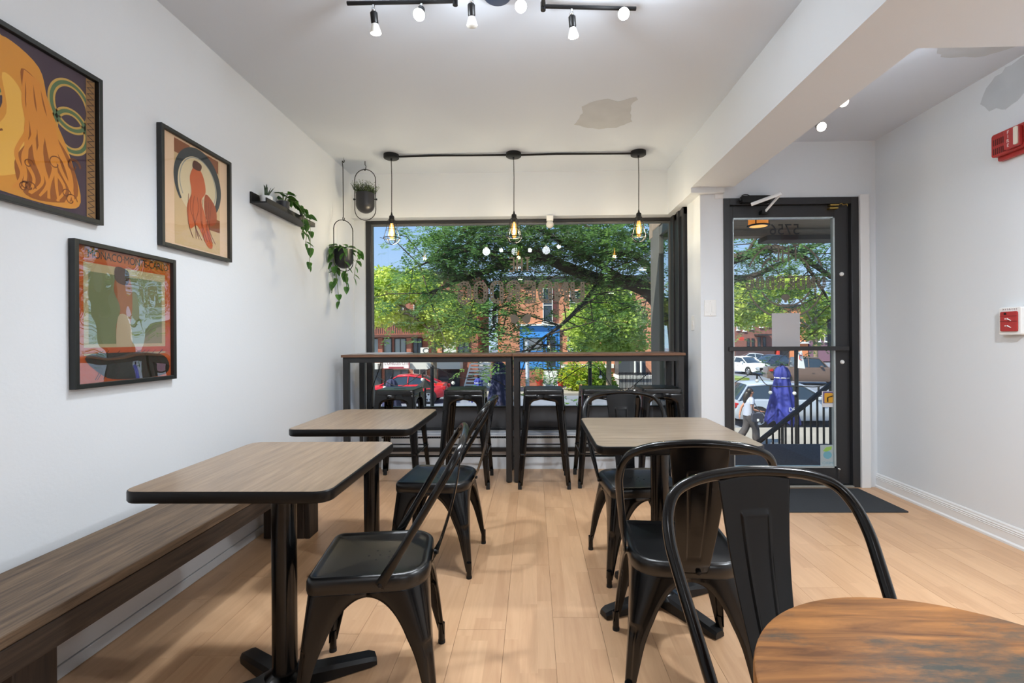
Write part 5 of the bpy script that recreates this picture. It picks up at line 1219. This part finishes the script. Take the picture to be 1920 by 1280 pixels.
# ------------------------------------------------------------------ cars
M_TYRE = mat('tyre_rubber', (28, 28, 30), .85); M_RIM = mat('wheel_alloy', (170, 172, 176), .3, metal=.7); M_CARGL = mat('car_glass', (44, 54, 62), .06, spec=.9)
M_HEAD = mat('headlamp', (222, 226, 230), .15); M_TAIL = mat('tail_lamp', (176, 30, 30), .25)
def car(name, label, loc, rz, L_, Wd, prof, cab, paint, wheels, wr=.34, rimm=None, bed=False):
    """prof: (x, z top of body); cab: (x, z roof, half-width at roof) outline of the glasshouse; +x is the nose"""
    t = thing(name, label, 'car', loc, rz); hw = Wd/2
    rings = []
    for x_, zt in prof:
        e = max(0, (abs(x_)-(L_/2-.35))/.35); w = hw*(1-.16*e*e); zl = .26+.14*e
        zm = zl+(zt-zl)*.55
        rings.append([(x_, -w*.93, zl), (x_, -w, zl+.14), (x_, -w, zm), (x_, -w*.95, zt-.05), (x_, -w*.86, zt), (x_, 0, zt+.03), (x_, w*.86, zt), (x_, w*.95, zt-.05), (x_, w, zm), (x_, w, zl+.14), (x_, w*.93, zl)])
    body = MB().loft(rings).build('body', paint, t, ang=.6)
    zb = np.interp([c[0] for c in cab], [p[0] for p in prof], [p[1] for p in prof])
    rings = [[(x_, -hw*.88, b-.02), (x_, -r, z-.05), (x_, -r*.85, z), (x_, 0, z+.015), (x_, r*.85, z), (x_, r, z-.05), (x_, hw*.88, b-.02)] for (x_, z, r), b in zip(cab, zb)]
    MB().loft(rings).build('glasshouse', M_CARGL, t, ang=.5)
    inner = [c for c in cab if c[1] > max(q[1] for q in cab)-.13]
    rr = [[(x_, -r*1.0, z-.055), (x_, -r*.86, z+.012), (x_, 0, z+.03), (x_, r*.86, z+.012), (x_, r*1.0, z-.055)] for x_, z, r in inner]
    MB().loft(rr, False, False, closed=False).build('roof', paint, t, solid=.01, ang=.6)
    for sg in (-1, 1):
        pil = MB()
        pts = [Vector((x_, sg*(r+.004), z-.045)) for x_, z, r in cab]; bot = [Vector((x_, sg*hw*.885, b)) for (x_, z, r), b in zip(cab, zb)]
        pil.tube([bot[0]]+pts[1:-1]+[bot[-1]], .035, 6)
        mid = len(pts)//2; pil.tube([pts[mid], bot[mid]], .03, 6)
        pil.build('pillars', paint, t)
        MB().box(cab[-1][0]-.50, cab[-1][0]-.36, min(sg*(hw+.14), sg*hw*.9), max(sg*(hw+.14), sg*hw*.9), prof[len(prof)//2][1]-.0, prof[len(prof)//2][1]+.12).build('wing_mirror', paint, t, bevel=.03)
        MB().box(-.05, .12, min(sg*(hw+.012), sg*hw*.97), max(sg*(hw+.012), sg*hw*.97), .80, .83).build('door_handle', M_DFR, t)
    for x_ in wheels:
        for sg in (-1, 1):
            wh = MB().lathe([(wr*.66, sg*(hw-.20)), (wr, sg*(hw-.19)), (wr, sg*(hw+.0)), (wr*.93, sg*(hw+.018)), (wr*.68, sg*(hw+.02))], 22, (x_, 0, wr), 'y').build('wheel', M_TYRE, t)
            MB().lathe([(wr*.66, sg*(hw+.0205)), (wr*.63, sg*(hw+.032)), (wr*.56, sg*(hw+.024)), (wr*.2, sg*(hw+.030)), (.002, sg*(hw+.034))], 18, (x_, 0, wr), 'y').build('rim', rimm or M_RIM, wh)
            sp_ = MB()
            for k in range(5):
                c5, s5 = math.cos(k*2*PI/5+.3), math.sin(k*2*PI/5+.3); e5 = .09*wr; sp_.prism([(x_+c5*wr*.28-s5*e5, wr+s5*wr*.28+c5*e5), (x_+c5*wr*.54-s5*e5*2, wr+s5*wr*.54+c5*e5*2), (x_+c5*wr*.54+s5*e5*2, wr+s5*wr*.54-c5*e5*2), (x_+c5*wr*.28+s5*e5, wr+s5*wr*.28-c5*e5)], sg*(hw+.027), sg*(hw+.0345), 'y')
            sp_.build('rim_openings', M_TYRE, wh, smooth=False)
            MB().lathe([(wr*1.16, sg*(hw-.19)), (wr*1.16, sg*(hw+.004)), (wr*.9, sg*(hw+.005))], 22, (x_, 0, wr+.02), 'y').build('wheel_arch', M_RUBBER, wh)
    f = prof[-1][0]; zt = prof[-2][1]
    for sg in (-1, 1):
        MB().box(f-.34, f-.02, min(sg*hw*.55, sg*hw*.90), max(sg*hw*.55, sg*hw*.90), zt-.20, zt-.05).build('headlamp', M_HEAD, t, bevel=.03)
        MB().box(-f+.01, -f+.24, min(sg*hw*.62, sg*hw*.93), max(sg*hw*.62, sg*hw*.93), prof[1][1]-.26, prof[1][1]-.08).build('tail_lamp', M_TAIL, t, bevel=.03)
    MB().box(f-.06, f+.02, -hw*.48, hw*.48, .42, zt-.12).build('grille', M_RUBBER, t, bevel=.02)
    MB().box(f-.02, f+.025, -.26, .26, .36, .46).build('number_plate', M_WFR, t)
    return t
SED = [(-2.25, .62), (-2.1, .96), (-1.5, 1.0), (-.6, .98), (.6, .95), (1.2, .92), (1.9, .80), (2.18, .70), (2.27, .50)]
SEDC = [(-1.75, .98, .70), (-1.05, 1.36, .56), (-.3, 1.45, .58), (.3, 1.42, .58), (1.15, .97, .72)]
SUV = [(-2.2, .70), (-2.1, 1.02), (-1.4, 1.08), (-.4, 1.06), (.7, 1.04), (1.3, 1.0), (1.95, .90), (2.18, .80), (2.27, .55)]
SUVC = [(-2.05, 1.04, .70), (-1.65, 1.55, .60), (-.6, 1.64, .62), (.25, 1.58, .62), (1.1, 1.06, .74)]
p = at(762, 748, 25.0); car('parked_car', 'red sedan parked across the street, seen above the left bar stools', (p.x-.1, 25.2, GZ-.13), PI+.02, 4.5, 1.8, SED, SEDC, mat('red_car_paint', (196, 38, 44), .22, coat=.6), (-1.4, 1.42))
# its nose points right in the photo's right-hand side
p = at(1475, 788, 18.6); car('parked_car', 'silver hatchback parked at the near kerb behind the walking woman', (p.x-.15, 18.35, GZ-.13), 0, 4.7, 1.85, [(a*1.04, b*.97) for a, b in SUV], [(a*1.04, b*.99, c) for a, b, c in SUVC], mat('silver_car_paint', (178, 184, 192), .25, metal=.3, coat=.6), (-1.45, 1.5), .36)
p = at(1404, 700, 43); car('waiting_car', 'white crossover facing us at the crossing, left of the door glass', (p.x, 43.5, GZ-.13), math.radians(-76), 4.4, 1.85, SUV, [(a, b*.95, c) for a, b, c in SUVC], mat('white_car_paint', (232, 234, 236), .25, coat=.5), (-1.4, 1.4))
p = at(1446, 700, 46); car('waiting_car', 'dark blue crossover beside the white one at the crossing', (p.x, 46.5, GZ-.13), math.radians(205), 4.5, 1.85, SUV, [(a, b*.97, c) for a, b, c in SUVC], mat('navy_car_paint', (56, 66, 84), .25, coat=.5), (-1.4, 1.4))
p = at(1408, 684, 56); car('waiting_car', 'pale grey sedan further back behind the white crossover', (p.x, 56, GZ-.13), math.radians(170), 4.6, 1.8, SED, SEDC, mat('pale_grey_car_paint', (190, 196, 204), .25, coat=.5), (-1.4, 1.42))
PK = [(-2.75, .85), (-2.7, 1.18), (-1.0, 1.2), (-.98, 1.22), (.6, 1.22), (1.0, 1.22), (2.1, 1.16), (2.5, 1.05), (2.62, .6)]
PKC = [(-1.02, 1.22, .78), (-.95, 1.86, .70), (-.2, 1.90, .70), (.45, 1.86, .70), (.95, 1.24, .76)]
p = at(1522, 720, 33.3); car('pickup_truck', 'brown pickup truck with black wheels crossing beyond the blue umbrella', (p.x-.05, 33.6, GZ-.13), math.radians(-14), 5.3, 1.95, PK, PKC, mat('brown_car_paint', (98, 78, 66), .3, coat=.5), (-1.75, 1.7), .43, mat('black_rim', (44, 44, 46), .4))

# ------------------------------------------------------------------ umbrellas, string lights, posts on the terrace
M_NAVY = mat('navy_canvas', (40, 48, 130), .75, var=(3, .35)); M_NAVYD = mat('dark_navy_canvas', (40, 42, 74), .8, var=(4, .25))
def umbrella(label, x_, Y, ztop, zlow, r, m, word_=None, wind=0.0):
    t = thing('closed_umbrella', label, 'umbrella', (x_, Y, GZ))
    zt, zl = ztop-GZ, zlow-GZ; hh = zt-zl
    rings = []; n = 40
    for k, (rr, u) in enumerate(((.04, 1.0), (.30, .95), (.42, .88), (.46, .82), (.40, .78), (.42, .74), (.62, .45), (.82, .2), (.97, .03), (.92, 0))):
        ring = []
        for i in range(n):
            a = 2*PI*i/n; fold = 1+.12*math.sin(8*a+.6)*(0 if k == 0 else 1); q = r*rr*fold
            ring.append((q*math.cos(a), q*math.sin(a), zl+hh*u-(.05*math.sin(8*a+.6) if k > 7 else 0)))
        rings.append(ring)
    MB().loft(rings, True, False).build('canopy', m, t, ang=1.2)
    MB().tube([(r*.42*math.cos(a), r*.42*math.sin(a), zl+hh*.775) for a in np.linspace(0, 2*PI, 13)[:-1]], .012, 5, True).build('tie_strap', mat('pale_strap', (190, 192, 204), .7), t)
    MB().cyl(.028, .06, zt, seg=10).build('pole', M_BLKMAT, t); MB().sphere((0, 0, zt+.01), .03, 8, 6).build('finial', M_BLKMAT, t)
    MB().lathe([(.28, 0), (.28, .05), (.05, .08), (.05, .22), (.001, .22)], 16).build('base', M_BLKMAT, t)
    if word_:
        v, f = text_mesh(word_, .11)
        MB().add([(p.x+.03, -r*.86-.05, zl+hh*.25+p.y) for p in v], f).build('lettering', M_WFR, t, smooth=False, fix=False)
    return t
p, q = at(1466, 684, 9.6), at(1466, 790, 9.6)
umbrella('tall bright blue closed umbrella outside the door', p.x, 9.6, p.z, q.z, .31, M_NAVY, 'DE')
p, q = at(936, 676, 9.8), at(936, 775, 9.8); umbrella('dark navy closed umbrella behind the paired bar legs', p.x, 9.8, p.z, q.z, .30, M_NAVYD)
p, q = at(734, 709, 9.8), at(734, 790, 9.8); umbrella('navy closed umbrella rising behind the leftmost bar stool', p.x, 9.8, p.z, q.z, .26, M_NAVYD)
p, q = at(897, 708, 12.5), at(897, 750, 12.5); umbrella('small navy closed umbrella further off, above the second stool', p.x, 12.5, p.z, q.z, .24, M_NAVY)
p, q = at(797, 709, 9.0), at(797, 726, 9.0)
t = thing('black_parasol_hood', 'small black hood on a stand in front of the red sedan', 'umbrella', (p.x, 9.0, GZ))
MB().lathe([(.002, p.z-GZ), (.05, p.z-GZ-.06), (.20, q.z-GZ), (.18, q.z-GZ)], 8).build('hood', M_RUBBER, t, ang=.4); MB().cyl(.02, 0, p.z-GZ-.02, seg=8).build('pole', M_BLKMAT, t); MB().lathe([(.16, 0), (.16, .3), (.10, .5), (.03, .6)], 10).build('base', M_RUBBER, t)
PST = []
for (px_, pt, Y, lb) in ((810, 688, 8.6, 'thin black terrace post behind the two left bar stools'), (1106, 678, 9.0, 'short black terrace post behind the fourth bar stool'), (1493, 655, 8.8, 'black terrace post right of the blue umbrella')):
    q = at(px_, pt, Y); o = MB().cyl(.035, GZ, q.z, (q.x, Y), 10).sphere((q.x, Y, q.z), .04, 8, 6).build('terrace_post', M_BLKMAT); tag(o, lb, 'post'); PST.append(q)
q = at(1501, 673, 8.75); t = thing('hanging_notice', 'white notice board on the black terrace post outside the door', 'sign', (q.x, 8.75, q.z))
MB().prism([(-.035, .13), (.02, .15), (.075, -.17), (-.045, -.16)], -.01, .01, 'y').build('board', M_WFR, t, smooth=False); MB().tube([(.0+.025*math.cos(a), -.012, .03+.045*math.sin(a)) for a in np.linspace(.5, 5.2, 12)], .008, 5).build('curl_mark', mat('sign_scarlet', (206, 64, 48), .5), t)
def string_lights(label, P, nb):
    t = thing('string_lights', label, 'lights', (0, 0, 0)); Q = catmull(P, 10); MB().tube(Q, .008, 5).build('wire', M_RUBBER, t)
    for i in range(nb):
        p = Q[int((i+.5)*len(Q)/nb)]; b = MB().cyl(.018, p.z-.09, p.z, (p.x, p.y), 8).build('socket', M_RUBBER, t); MB().sphere((p.x, p.y, p.z-.125), .034, 8, 6).build('bulb', mat('clear_bulb', (226, 224, 214), .15), b)
string_lights('string of clear bulbs over the terrace, seen through the shop window', [at(700, 700, 8.8), at(750, 724, 8.7), at(810, 690, 8.6), at(860, 708, 8.7), at(918, 708, 8.8), at(1000, 742, 8.9), at(1106, 684, 9.0), at(1160, 735, 9.1), at(1215, 700, 9.1)], 7)
string_lights('string of clear bulbs over the terrace, seen through the door', [at(1350, 735, 9.2), at(1412, 700, 9.1), at(1440, 722, 9.0), at(1495, 724, 8.75), at(1545, 722, 8.6), at(1600, 690, 8.4)], 6)

# ------------------------------------------------------------------ trees
M_BARK = mat('dark_bark', (70, 60, 50), .95, bump=(12, .8), var=(5, .3)); M_BARKL = mat('pale_bark', (132, 116, 92), .95, bump=(12, .6), var=(5, .3))
M_LOCUST = leaf_mat('locust_leaf', (56, 94, 54), (122, 158, 82), .9, .5); M_MAPLE = leaf_mat('maple_leaf', (146, 174, 66), (228, 236, 128), .7, .58); M_LIND = leaf_mat('linden_leaf', (112, 150, 66), (212, 228, 118), .8, .58)
def tree_sprays(limbs, n, rng, reach, dens=14, size=.085):
    """feathery sprays of paired leaflets hung along the limbs"""
    out = []
    pts = []
    for L_, wgt in limbs: pts += [(p, wgt) for p in L_]
    W_ = np.array([w for _, w in pts]); W_ = W_/W_.sum(); idx = rng.choice(len(pts), n, p=W_)
    for i in idx:
        c = np.array(pts[i][0])+rng.normal(size=3)*np.array(reach)
        a = rng.uniform(0, 2*PI); d = np.array([math.cos(a), math.sin(a), rng.uniform(-.7, .25)]); d /= np.linalg.norm(d); s = np.cross(d, [0, 0, 1]); s /= np.linalg.norm(s)
        ln = rng.uniform(.20, .42)
        for k in range(dens):
            u = (k//2+1)/(dens/2)*ln; sg = 1 if k % 2 else -1; p = c+d*u+np.array([0, 0, -.25*u*u]); e = (s*sg*.9+d*.45+rng.normal(size=3)*.18); e /= np.linalg.norm(e); z = size*rng.uniform(.7, 1.2); w = d*z*.24
            out.append((p, p+e*z*.5+w, p+e*z, p+e*z*.5-w))
    return np.array(out)
def limb(P, k=6): return catmull(P, k)
tr = thing('locust_tree', 'big feathery tree arching over the pavement just outside, dark limbs across the window', 'tree', (0, 0, 0))
base = Vector((3.15, 10.6, GZ))
trunk = limb([base, (3.1, 10.55, -.6), (3.15, 10.5, .9), (3.0, 10.4, 2.0)])
A1 = limb([at(1258, 600, 10.4), at(1222, 552, 10.2), at(1180, 530, 10.0), at(1125, 524, 9.8), at(1060, 500, 9.5), at(1005, 478, 9.3), at(955, 492, 9.0), at(900, 512, 8.8), at(850, 530, 8.6), at(800, 552, 8.4)])
A2 = limb([at(1180, 530, 10.0), at(1130, 500, 9.9), at(1080, 470, 9.8), at(1030, 440, 9.6), at(985, 415, 9.5), at(950, 390, 9.4)])
A3 = limb([at(1125, 524, 9.8), at(1110, 548, 9.2), at(1078, 585, 8.8), at(1045, 615, 8.5), at(1010, 640, 8.3), at(985, 668, 8.2)])
A4 = limb([at(1230, 520, 10.2), at(1190, 478, 10.1), at(1140, 476, 10.2), at(1095, 462, 10.4), at(1050, 425, 10.6), at(1000, 395, 10.8)])
A5 = limb([at(1215, 470, 10.3), at(1170, 442, 10.4), at(1110, 428, 10.5), at(1060, 400, 10.6)])
A6 = limb([at(1000, 478, 9.3), at(960, 450, 9.2), at(900, 440, 9.0), at(855, 430, 8.8)])
A7 = limb([at(955, 492, 9.0), at(900, 470, 8.8), at(850, 472, 8.6), at(810, 488, 8.4), at(770, 505, 8.3)])
A8 = limb([at(900, 512, 8.8), at(930, 560, 8.6), at(925, 600, 8.5), at(940, 640, 8.4)])
B1 = limb([at(1290, 560, 10.4), at(1350, 500, 10.2), at(1400, 478, 10.0), at(1450, 466, 9.9), at(1500, 480, 9.8), at(1560, 520, 9.7), at(1620, 560, 9.6)])
B2 = limb([at(1330, 520, 10.2), at(1400, 520, 10.4), at(1450, 500, 10.6), at(1510, 470, 10.8), at(1580, 440, 11)])
B3 = limb([at(1400, 478, 10.0), at(1430, 430, 10), at(1480, 395, 10)])
B4 = limb([at(1500, 480, 9.8), at(1540, 540, 9.6), at(1570, 590, 9.5)])
def taper(L_, r0, r1): n = len(L_); return [r0+(r1-r0)*i/(n-1) for i in range(n)]
MB().tube(trunk, taper(trunk, .24, .19), 12).build('trunk', M_BARK, tr)
for L_, r0, r1 in ((A1, .19, .02), (A2, .08, .02), (A3, .055, .012), (A4, .10, .02), (A5, .05, .02), (A6, .05, .012), (A7, .045, .012), (A8, .03, .01), (B1, .13, .03), (B2, .08, .02), (B3, .04, .015), (B4, .04, .012)): MB().tube(L_, taper(L_, r0, r1), 8).build('limb', M_BARK, tr)
MB().tube([trunk[-1], at(1258, 600, 10.4), at(1222, 552, 10.2)], [.19, .17, .15], 10).tube([trunk[-1], at(1290, 560, 10.4)], [.19, .14], 10).build('fork', M_BARK, tr)
rg = np.random.default_rng(3); tw = MB(); ends = []
for L_ in (A1, A2, A3, A4, A5, A6, A7, A8, B1, B2, B3, B4):
    for p in L_[3::2]:
        for _ in range(2):
            d = Vector((rg.normal()*.45, rg.normal()*.35, rg.normal()*.28-.05)); q = p+d; e = q+Vector((d.x*.6, d.y*.4, d.z*.4-.12)); tw.tube([p, q, e], [.012, .008, .004], 4); ends += [(q, 1), (e, 1)]
tw.build('twigs', M_BARK, tr, kind='stuff')
limbs = [([e for e, _ in ends], 1.0), (A6, 1.6), (A7, 1.7), (A2, 1.3), (A5, 1.2), (A4, 1.0), (A1[14:], .9), (A8, .9), (A3[20:], .3), (B1[6:], .6), (B2, .8), (B3, .6), (B4, .8)]
quad_mesh(tree_sprays(limbs, 3700, rg, (.26, .5, .17)), 'foliage', M_LOCUST, tr)
extra = [([at(x_, y_, 9.4) for x_ in range(830, 1215, 18) for y_ in range(398, 470, 14)], 1), ([at(x_, y_, 10.5) for x_ in range(1390, 1580, 22) for y_ in range(440, 590, 26)], .35), ([at(x_, y_, 9.2) for x_ in range(800, 880, 16) for y_ in range(450, 530, 14)], .8), ([at(x_, y_, 9.2) for x_ in range(1080, 1215, 18) for y_ in range(430, 520, 18)], .3), ([at(x_, y_, 8.6) for x_ in range(900, 972, 14) for y_ in range(560, 665, 15)], .45)]
quad_mesh(tree_sprays(extra, 2000, rg, (.2, .8, .12)), 'high_foliage', M_LOCUST, tr)

def street_tree(label, px_, Y, blobs, n, size, m, barkm, r0, seed, lean=0.0):
    p = at(px_, 720, Y); t = thing('street_tree', label, 'tree', (p.x, Y, GZ))
    B_ = []
    for (x_, y_, rx, rz) in blobs:
        c = at(x_, y_, Y); B_.append(((c.x-p.x, random.uniform(-1, 1), c.z-GZ), (rx*Y/FPX, rx*Y/FPX*.8, rz*Y/FPX)))
    zt = max(b[0][2] for b in B_)
    tk = catmull([(0, 0, 0), (lean*.3, 0, zt*.35), (lean, 0, zt*.75), (lean*1.1, 0, zt)], 5); MB().tube(tk, taper(tk, r0, r0*.35), 10).build('trunk', barkm, t)
    lm = MB()
    for c, rad in B_: lm.tube(catmull([tk[7], ((tk[9].x+c[0])/2, c[1]*.5, (tk[9].z+c[2])/2), c], 4), [.07*r0/.2]*8+[.03], 5)
    lm.build('limbs', barkm, t)
    leaf_cloud(t, B_, n, size, m, seed, shell=.35)
    return t
street_tree('sunlit yellow-green tree across the street at the left of the window', 814, 28.4, [(740, 545, 48, 32), (790, 540, 45, 34), (725, 590, 38, 26), (830, 580, 48, 36), (775, 600, 46, 24), (870, 615, 36, 28), (720, 520, 30, 24), (835, 632, 40, 20), (700, 560, 30, 34), (888, 575, 22, 22)], 15000, .24, M_MAPLE, M_BARKL, .2, 41)
street_tree('young round-crowned tree in front of the orange brick house', 1141, 26.5, [(1135, 560, 52, 34), (1100, 605, 48, 40), (1165, 600, 50, 42), (1130, 640, 62, 28), (1190, 640, 34, 26), (1085, 640, 28, 24), (1150, 660, 40, 16)], 14000, .22, M_LIND, M_BARKL, .17, 42, .1)
street_tree('leafy tree beside the crossing, behind the lettering on the door', 1530, 38, [(1400, 560, 40, 40), (1430, 590, 34, 26), (1545, 580, 34, 34), (1530, 620, 26, 20), (1470, 540, 44, 24), (1395, 600, 26, 18)], 9000, .33, M_MAPLE, M_BARKL, .2, 43)
o = thing('grass_verge', 'strip of sunlit grass beside the crossing, low in the door glass', 'grass', (0, 0, 0)); p = at(1380, 706, 38)
MB().box(p.x-4, p.x+.6, 37, 40, GZ-.13, GZ+.05).build('turf', M_GRASS, o, smooth=False)

# ------------------------------------------------------------------ the woman walking past
PY = 14.2; pc = at(1404, 830, PY); K = 1.62
wm = thing('person', 'woman with long dark hair and pale top walking right past the door', 'person', (pc.x, PY, GZ), 0)
SKIN = mat('warm_skin', (176, 122, 96), .5); HAIR = mat('dark_hair', (34, 28, 26), .5); TOP = mat('pale_grey_top', (158, 162, 178), .7); TRS = mat('dark_grey_trousers', (66, 62, 64), .8, var=(6, .3)); BAG = mat('dark_bag', (48, 50, 62), .5)
def skin_mesh(name, V, E_, R, m, parent, sub=2, root=0):
    me = bpy.data.meshes.new(name); me.from_pydata(V, E_, []); o = bpy.data.objects.new(name, me); COL.objects.link(o); o.parent = parent
    md = o.modifiers.new('skin', 'SKIN'); md.use_smooth_shade = True
    for i, s in enumerate(me.skin_vertices[0].data): s.radius = (R[i], R[i]) if not isinstance(R[i], tuple) else R[i]; s.use_root = (i == root)
    sb = o.modifiers.new('subdivision', 'SUBSURF'); sb.levels = sub; sb.render_levels = sub
    dg = bpy.context.evaluated_depsgraph_get(); m2 = bpy.data.meshes.new_from_object(o.evaluated_get(dg)); o.modifiers.clear(); o.data = m2; bpy.data.meshes.remove(me)
    m2.materials.clear(); m2.materials.append(m); m2.shade_smooth()
    return o
def chain(V, E_, R, start, pts):
    i = start
    for p, r in pts: V.append(p); R.append(r); E_.append((i, len(V)-1)); i = len(V)-1
    return i
V, E_, R = [(0, 0, .90)], [], [.135]
ch = chain(V, E_, R, 0, [((.01, 0, 1.02), .115), ((.02, 0, 1.18), .12), ((.03, 0, 1.32), .10)])
nk = chain(V, E_, R, ch, [((.045, 0, 1.41), .05), ((.06, 0, 1.47), .06), ((.075, 0, 1.54), .088), ((.07, 0, 1.60), .07)])
def hand(V, E_, R, w, d):
    d = Vector(d).normalized(); w = Vector(w); s = Vector((0, 1, 0)); palm = w+d*.045
    pi = chain(V, E_, R, len(V)-1, [(tuple(palm), .024)])
    for k, ln in enumerate((.065, .078, .072, .055)):
        b = palm+s*(-.024+.016*k)+d*.03; chain(V, E_, R, pi, [(tuple(b), .0095), (tuple(b+d*ln*.6+Vector((.012, 0, -.004))), .0085), (tuple(b+d*ln+Vector((.026, 0, 0))), .0075)])
    chain(V, E_, R, pi, [(tuple(palm+s*-.036), .011), (tuple(palm+s*-.046+d*.035+Vector((.015, 0, 0))), .009)])
for sg, el, ha, dr_ in ((-1, (.02, -.24, 1.06), (.20, -.22, 1.02), (.9, .1, -.15)), (1, (-.10, .24, 1.08), (-.16, .23, .86), (-.2, 0, -1))):
    i = chain(V, E_, R, ch, [((.02, sg*.16, 1.33), .055), ((.01, sg*.20, 1.22), .048), (el, .038), (ha, .026)]); hand(V, E_, R, ha, dr_)
for sg, kn, an, to in ((-1, (.17, -.09, .50), (.16, -.09, .09), (.30, -.09, .04)), (1, (-.03, .09, .49), (-.26, .09, .16), (-.18, .09, .05))):
    chain(V, E_, R, 0, [((.0, sg*.085, .84), .095), (kn, .06), (an, .04), (to, .035)])
body = skin_mesh('body', V, E_, R, SKIN, wm)
f_ = MB()
for sg in (-1, 1): f_.sphere((.148, sg*.03, 1.555), .009, 8, 6)
f_.build('eyes', mat('dark_eye', (30, 24, 22), .3), wm)
MB().loft([[(.148, -.012, 1.53), (.148, .012, 1.53), (.150, 0, 1.555)], [(.175, -.008, 1.525), (.175, .008, 1.525), (.165, 0, 1.54)]]).build('nose', SKIN, wm)
MB().box(.142, .156, -.022, .022, 1.497, 1.506).build('mouth', mat('lips', (140, 74, 70), .5), wm, bevel=.003)
for sg in (-1, 1): MB().sphere((.07, sg*.088, 1.535), .026, 8, 6, (.6, .35, 1)).build('ear', SKIN, wm)
V, E_, R = [(.0, 0, 1.56)], [], [.085]
chain(V, E_, R, 0, [((-.035, 0, 1.50), .098), ((-.07, 0, 1.41), .092), ((-.09, 0, 1.30), .082), ((-.10, 0, 1.20), .05)])
hc_ = MB().sphere((.036, 0, 1.578), .099, 16, 12, (1, .97, .96)).build('hair_crown', HAIR, wm)
skin_mesh('hair', V, E_, R, HAIR, wm)
tp = MB().loft([[(cx_+rx*math.cos(u), ry*math.sin(u), z_) for u in np.linspace(0, 2*PI, 21)[:-1]] for z_, cx_, rx, ry in ((.87, 0, .150, .172), (.95, 0, .146, .168), (1.08, .01, .132, .152), (1.20, .02, .140, .162), (1.31, .03, .128, .168), (1.375, .04, .090, .130), (1.41, .043, .062, .070))], False, False)
for sg in (-1, 1): tp.tube(catmull([(.025, sg*.125, 1.345), (.02, sg*.175, 1.31), (.012, sg*.208, 1.21)], 4), [.060, .064, .066, .066, .066, .066, .066, .066, .064], 10)
tp.build('top', TOP, wm, ang=1.2)
V, E_, R = [(0, 0, .90)], [], [.155]
chain(V, E_, R, 0, [((.0, 0, .985), .142)])
for sg, kn, an in ((-1, (.17, -.09, .50), (.17, -.09, .10)), (1, (-.03, .09, .49), (-.25, .09, .17))): chain(V, E_, R, 0, [((.0, sg*.085, .80), .118), (kn, .108), (an, .115)])
skin_mesh('trousers', V, E_, R, TRS, wm)
for (x_, y_, z_) in ((.22, -.09, .035), (-.21, .09, .10)): MB().sphere((x_, y_, z_), .10, 12, 8, (1.2, .45, .42)).build('shoe', M_RUBBER, wm)
t = thing('shoulder_bag', 'dark shoulder bag hanging at the walking woman\'s side', 'bag', (pc.x+.10, PY-.32, GZ+.72))
MB().prism(rrect(-.16, .16, 0, .26, .05), -.055, .055, 'y').build('pouch', BAG, t, bevel=.015)
MB().tube(catmull([(-.13, 0, .24), (-.12, .05, .45), (-.07, .14, .645), (.0, .06, .45), (.13, 0, .24)], 6), .012, 6).build('strap', BAG, t)
MB().prism([(-.03, .03), (.03, .03), (.03, .10), (-.03, .10)], -.058, -.0555, 'y').build('tag', M_WFR, t, smooth=False)
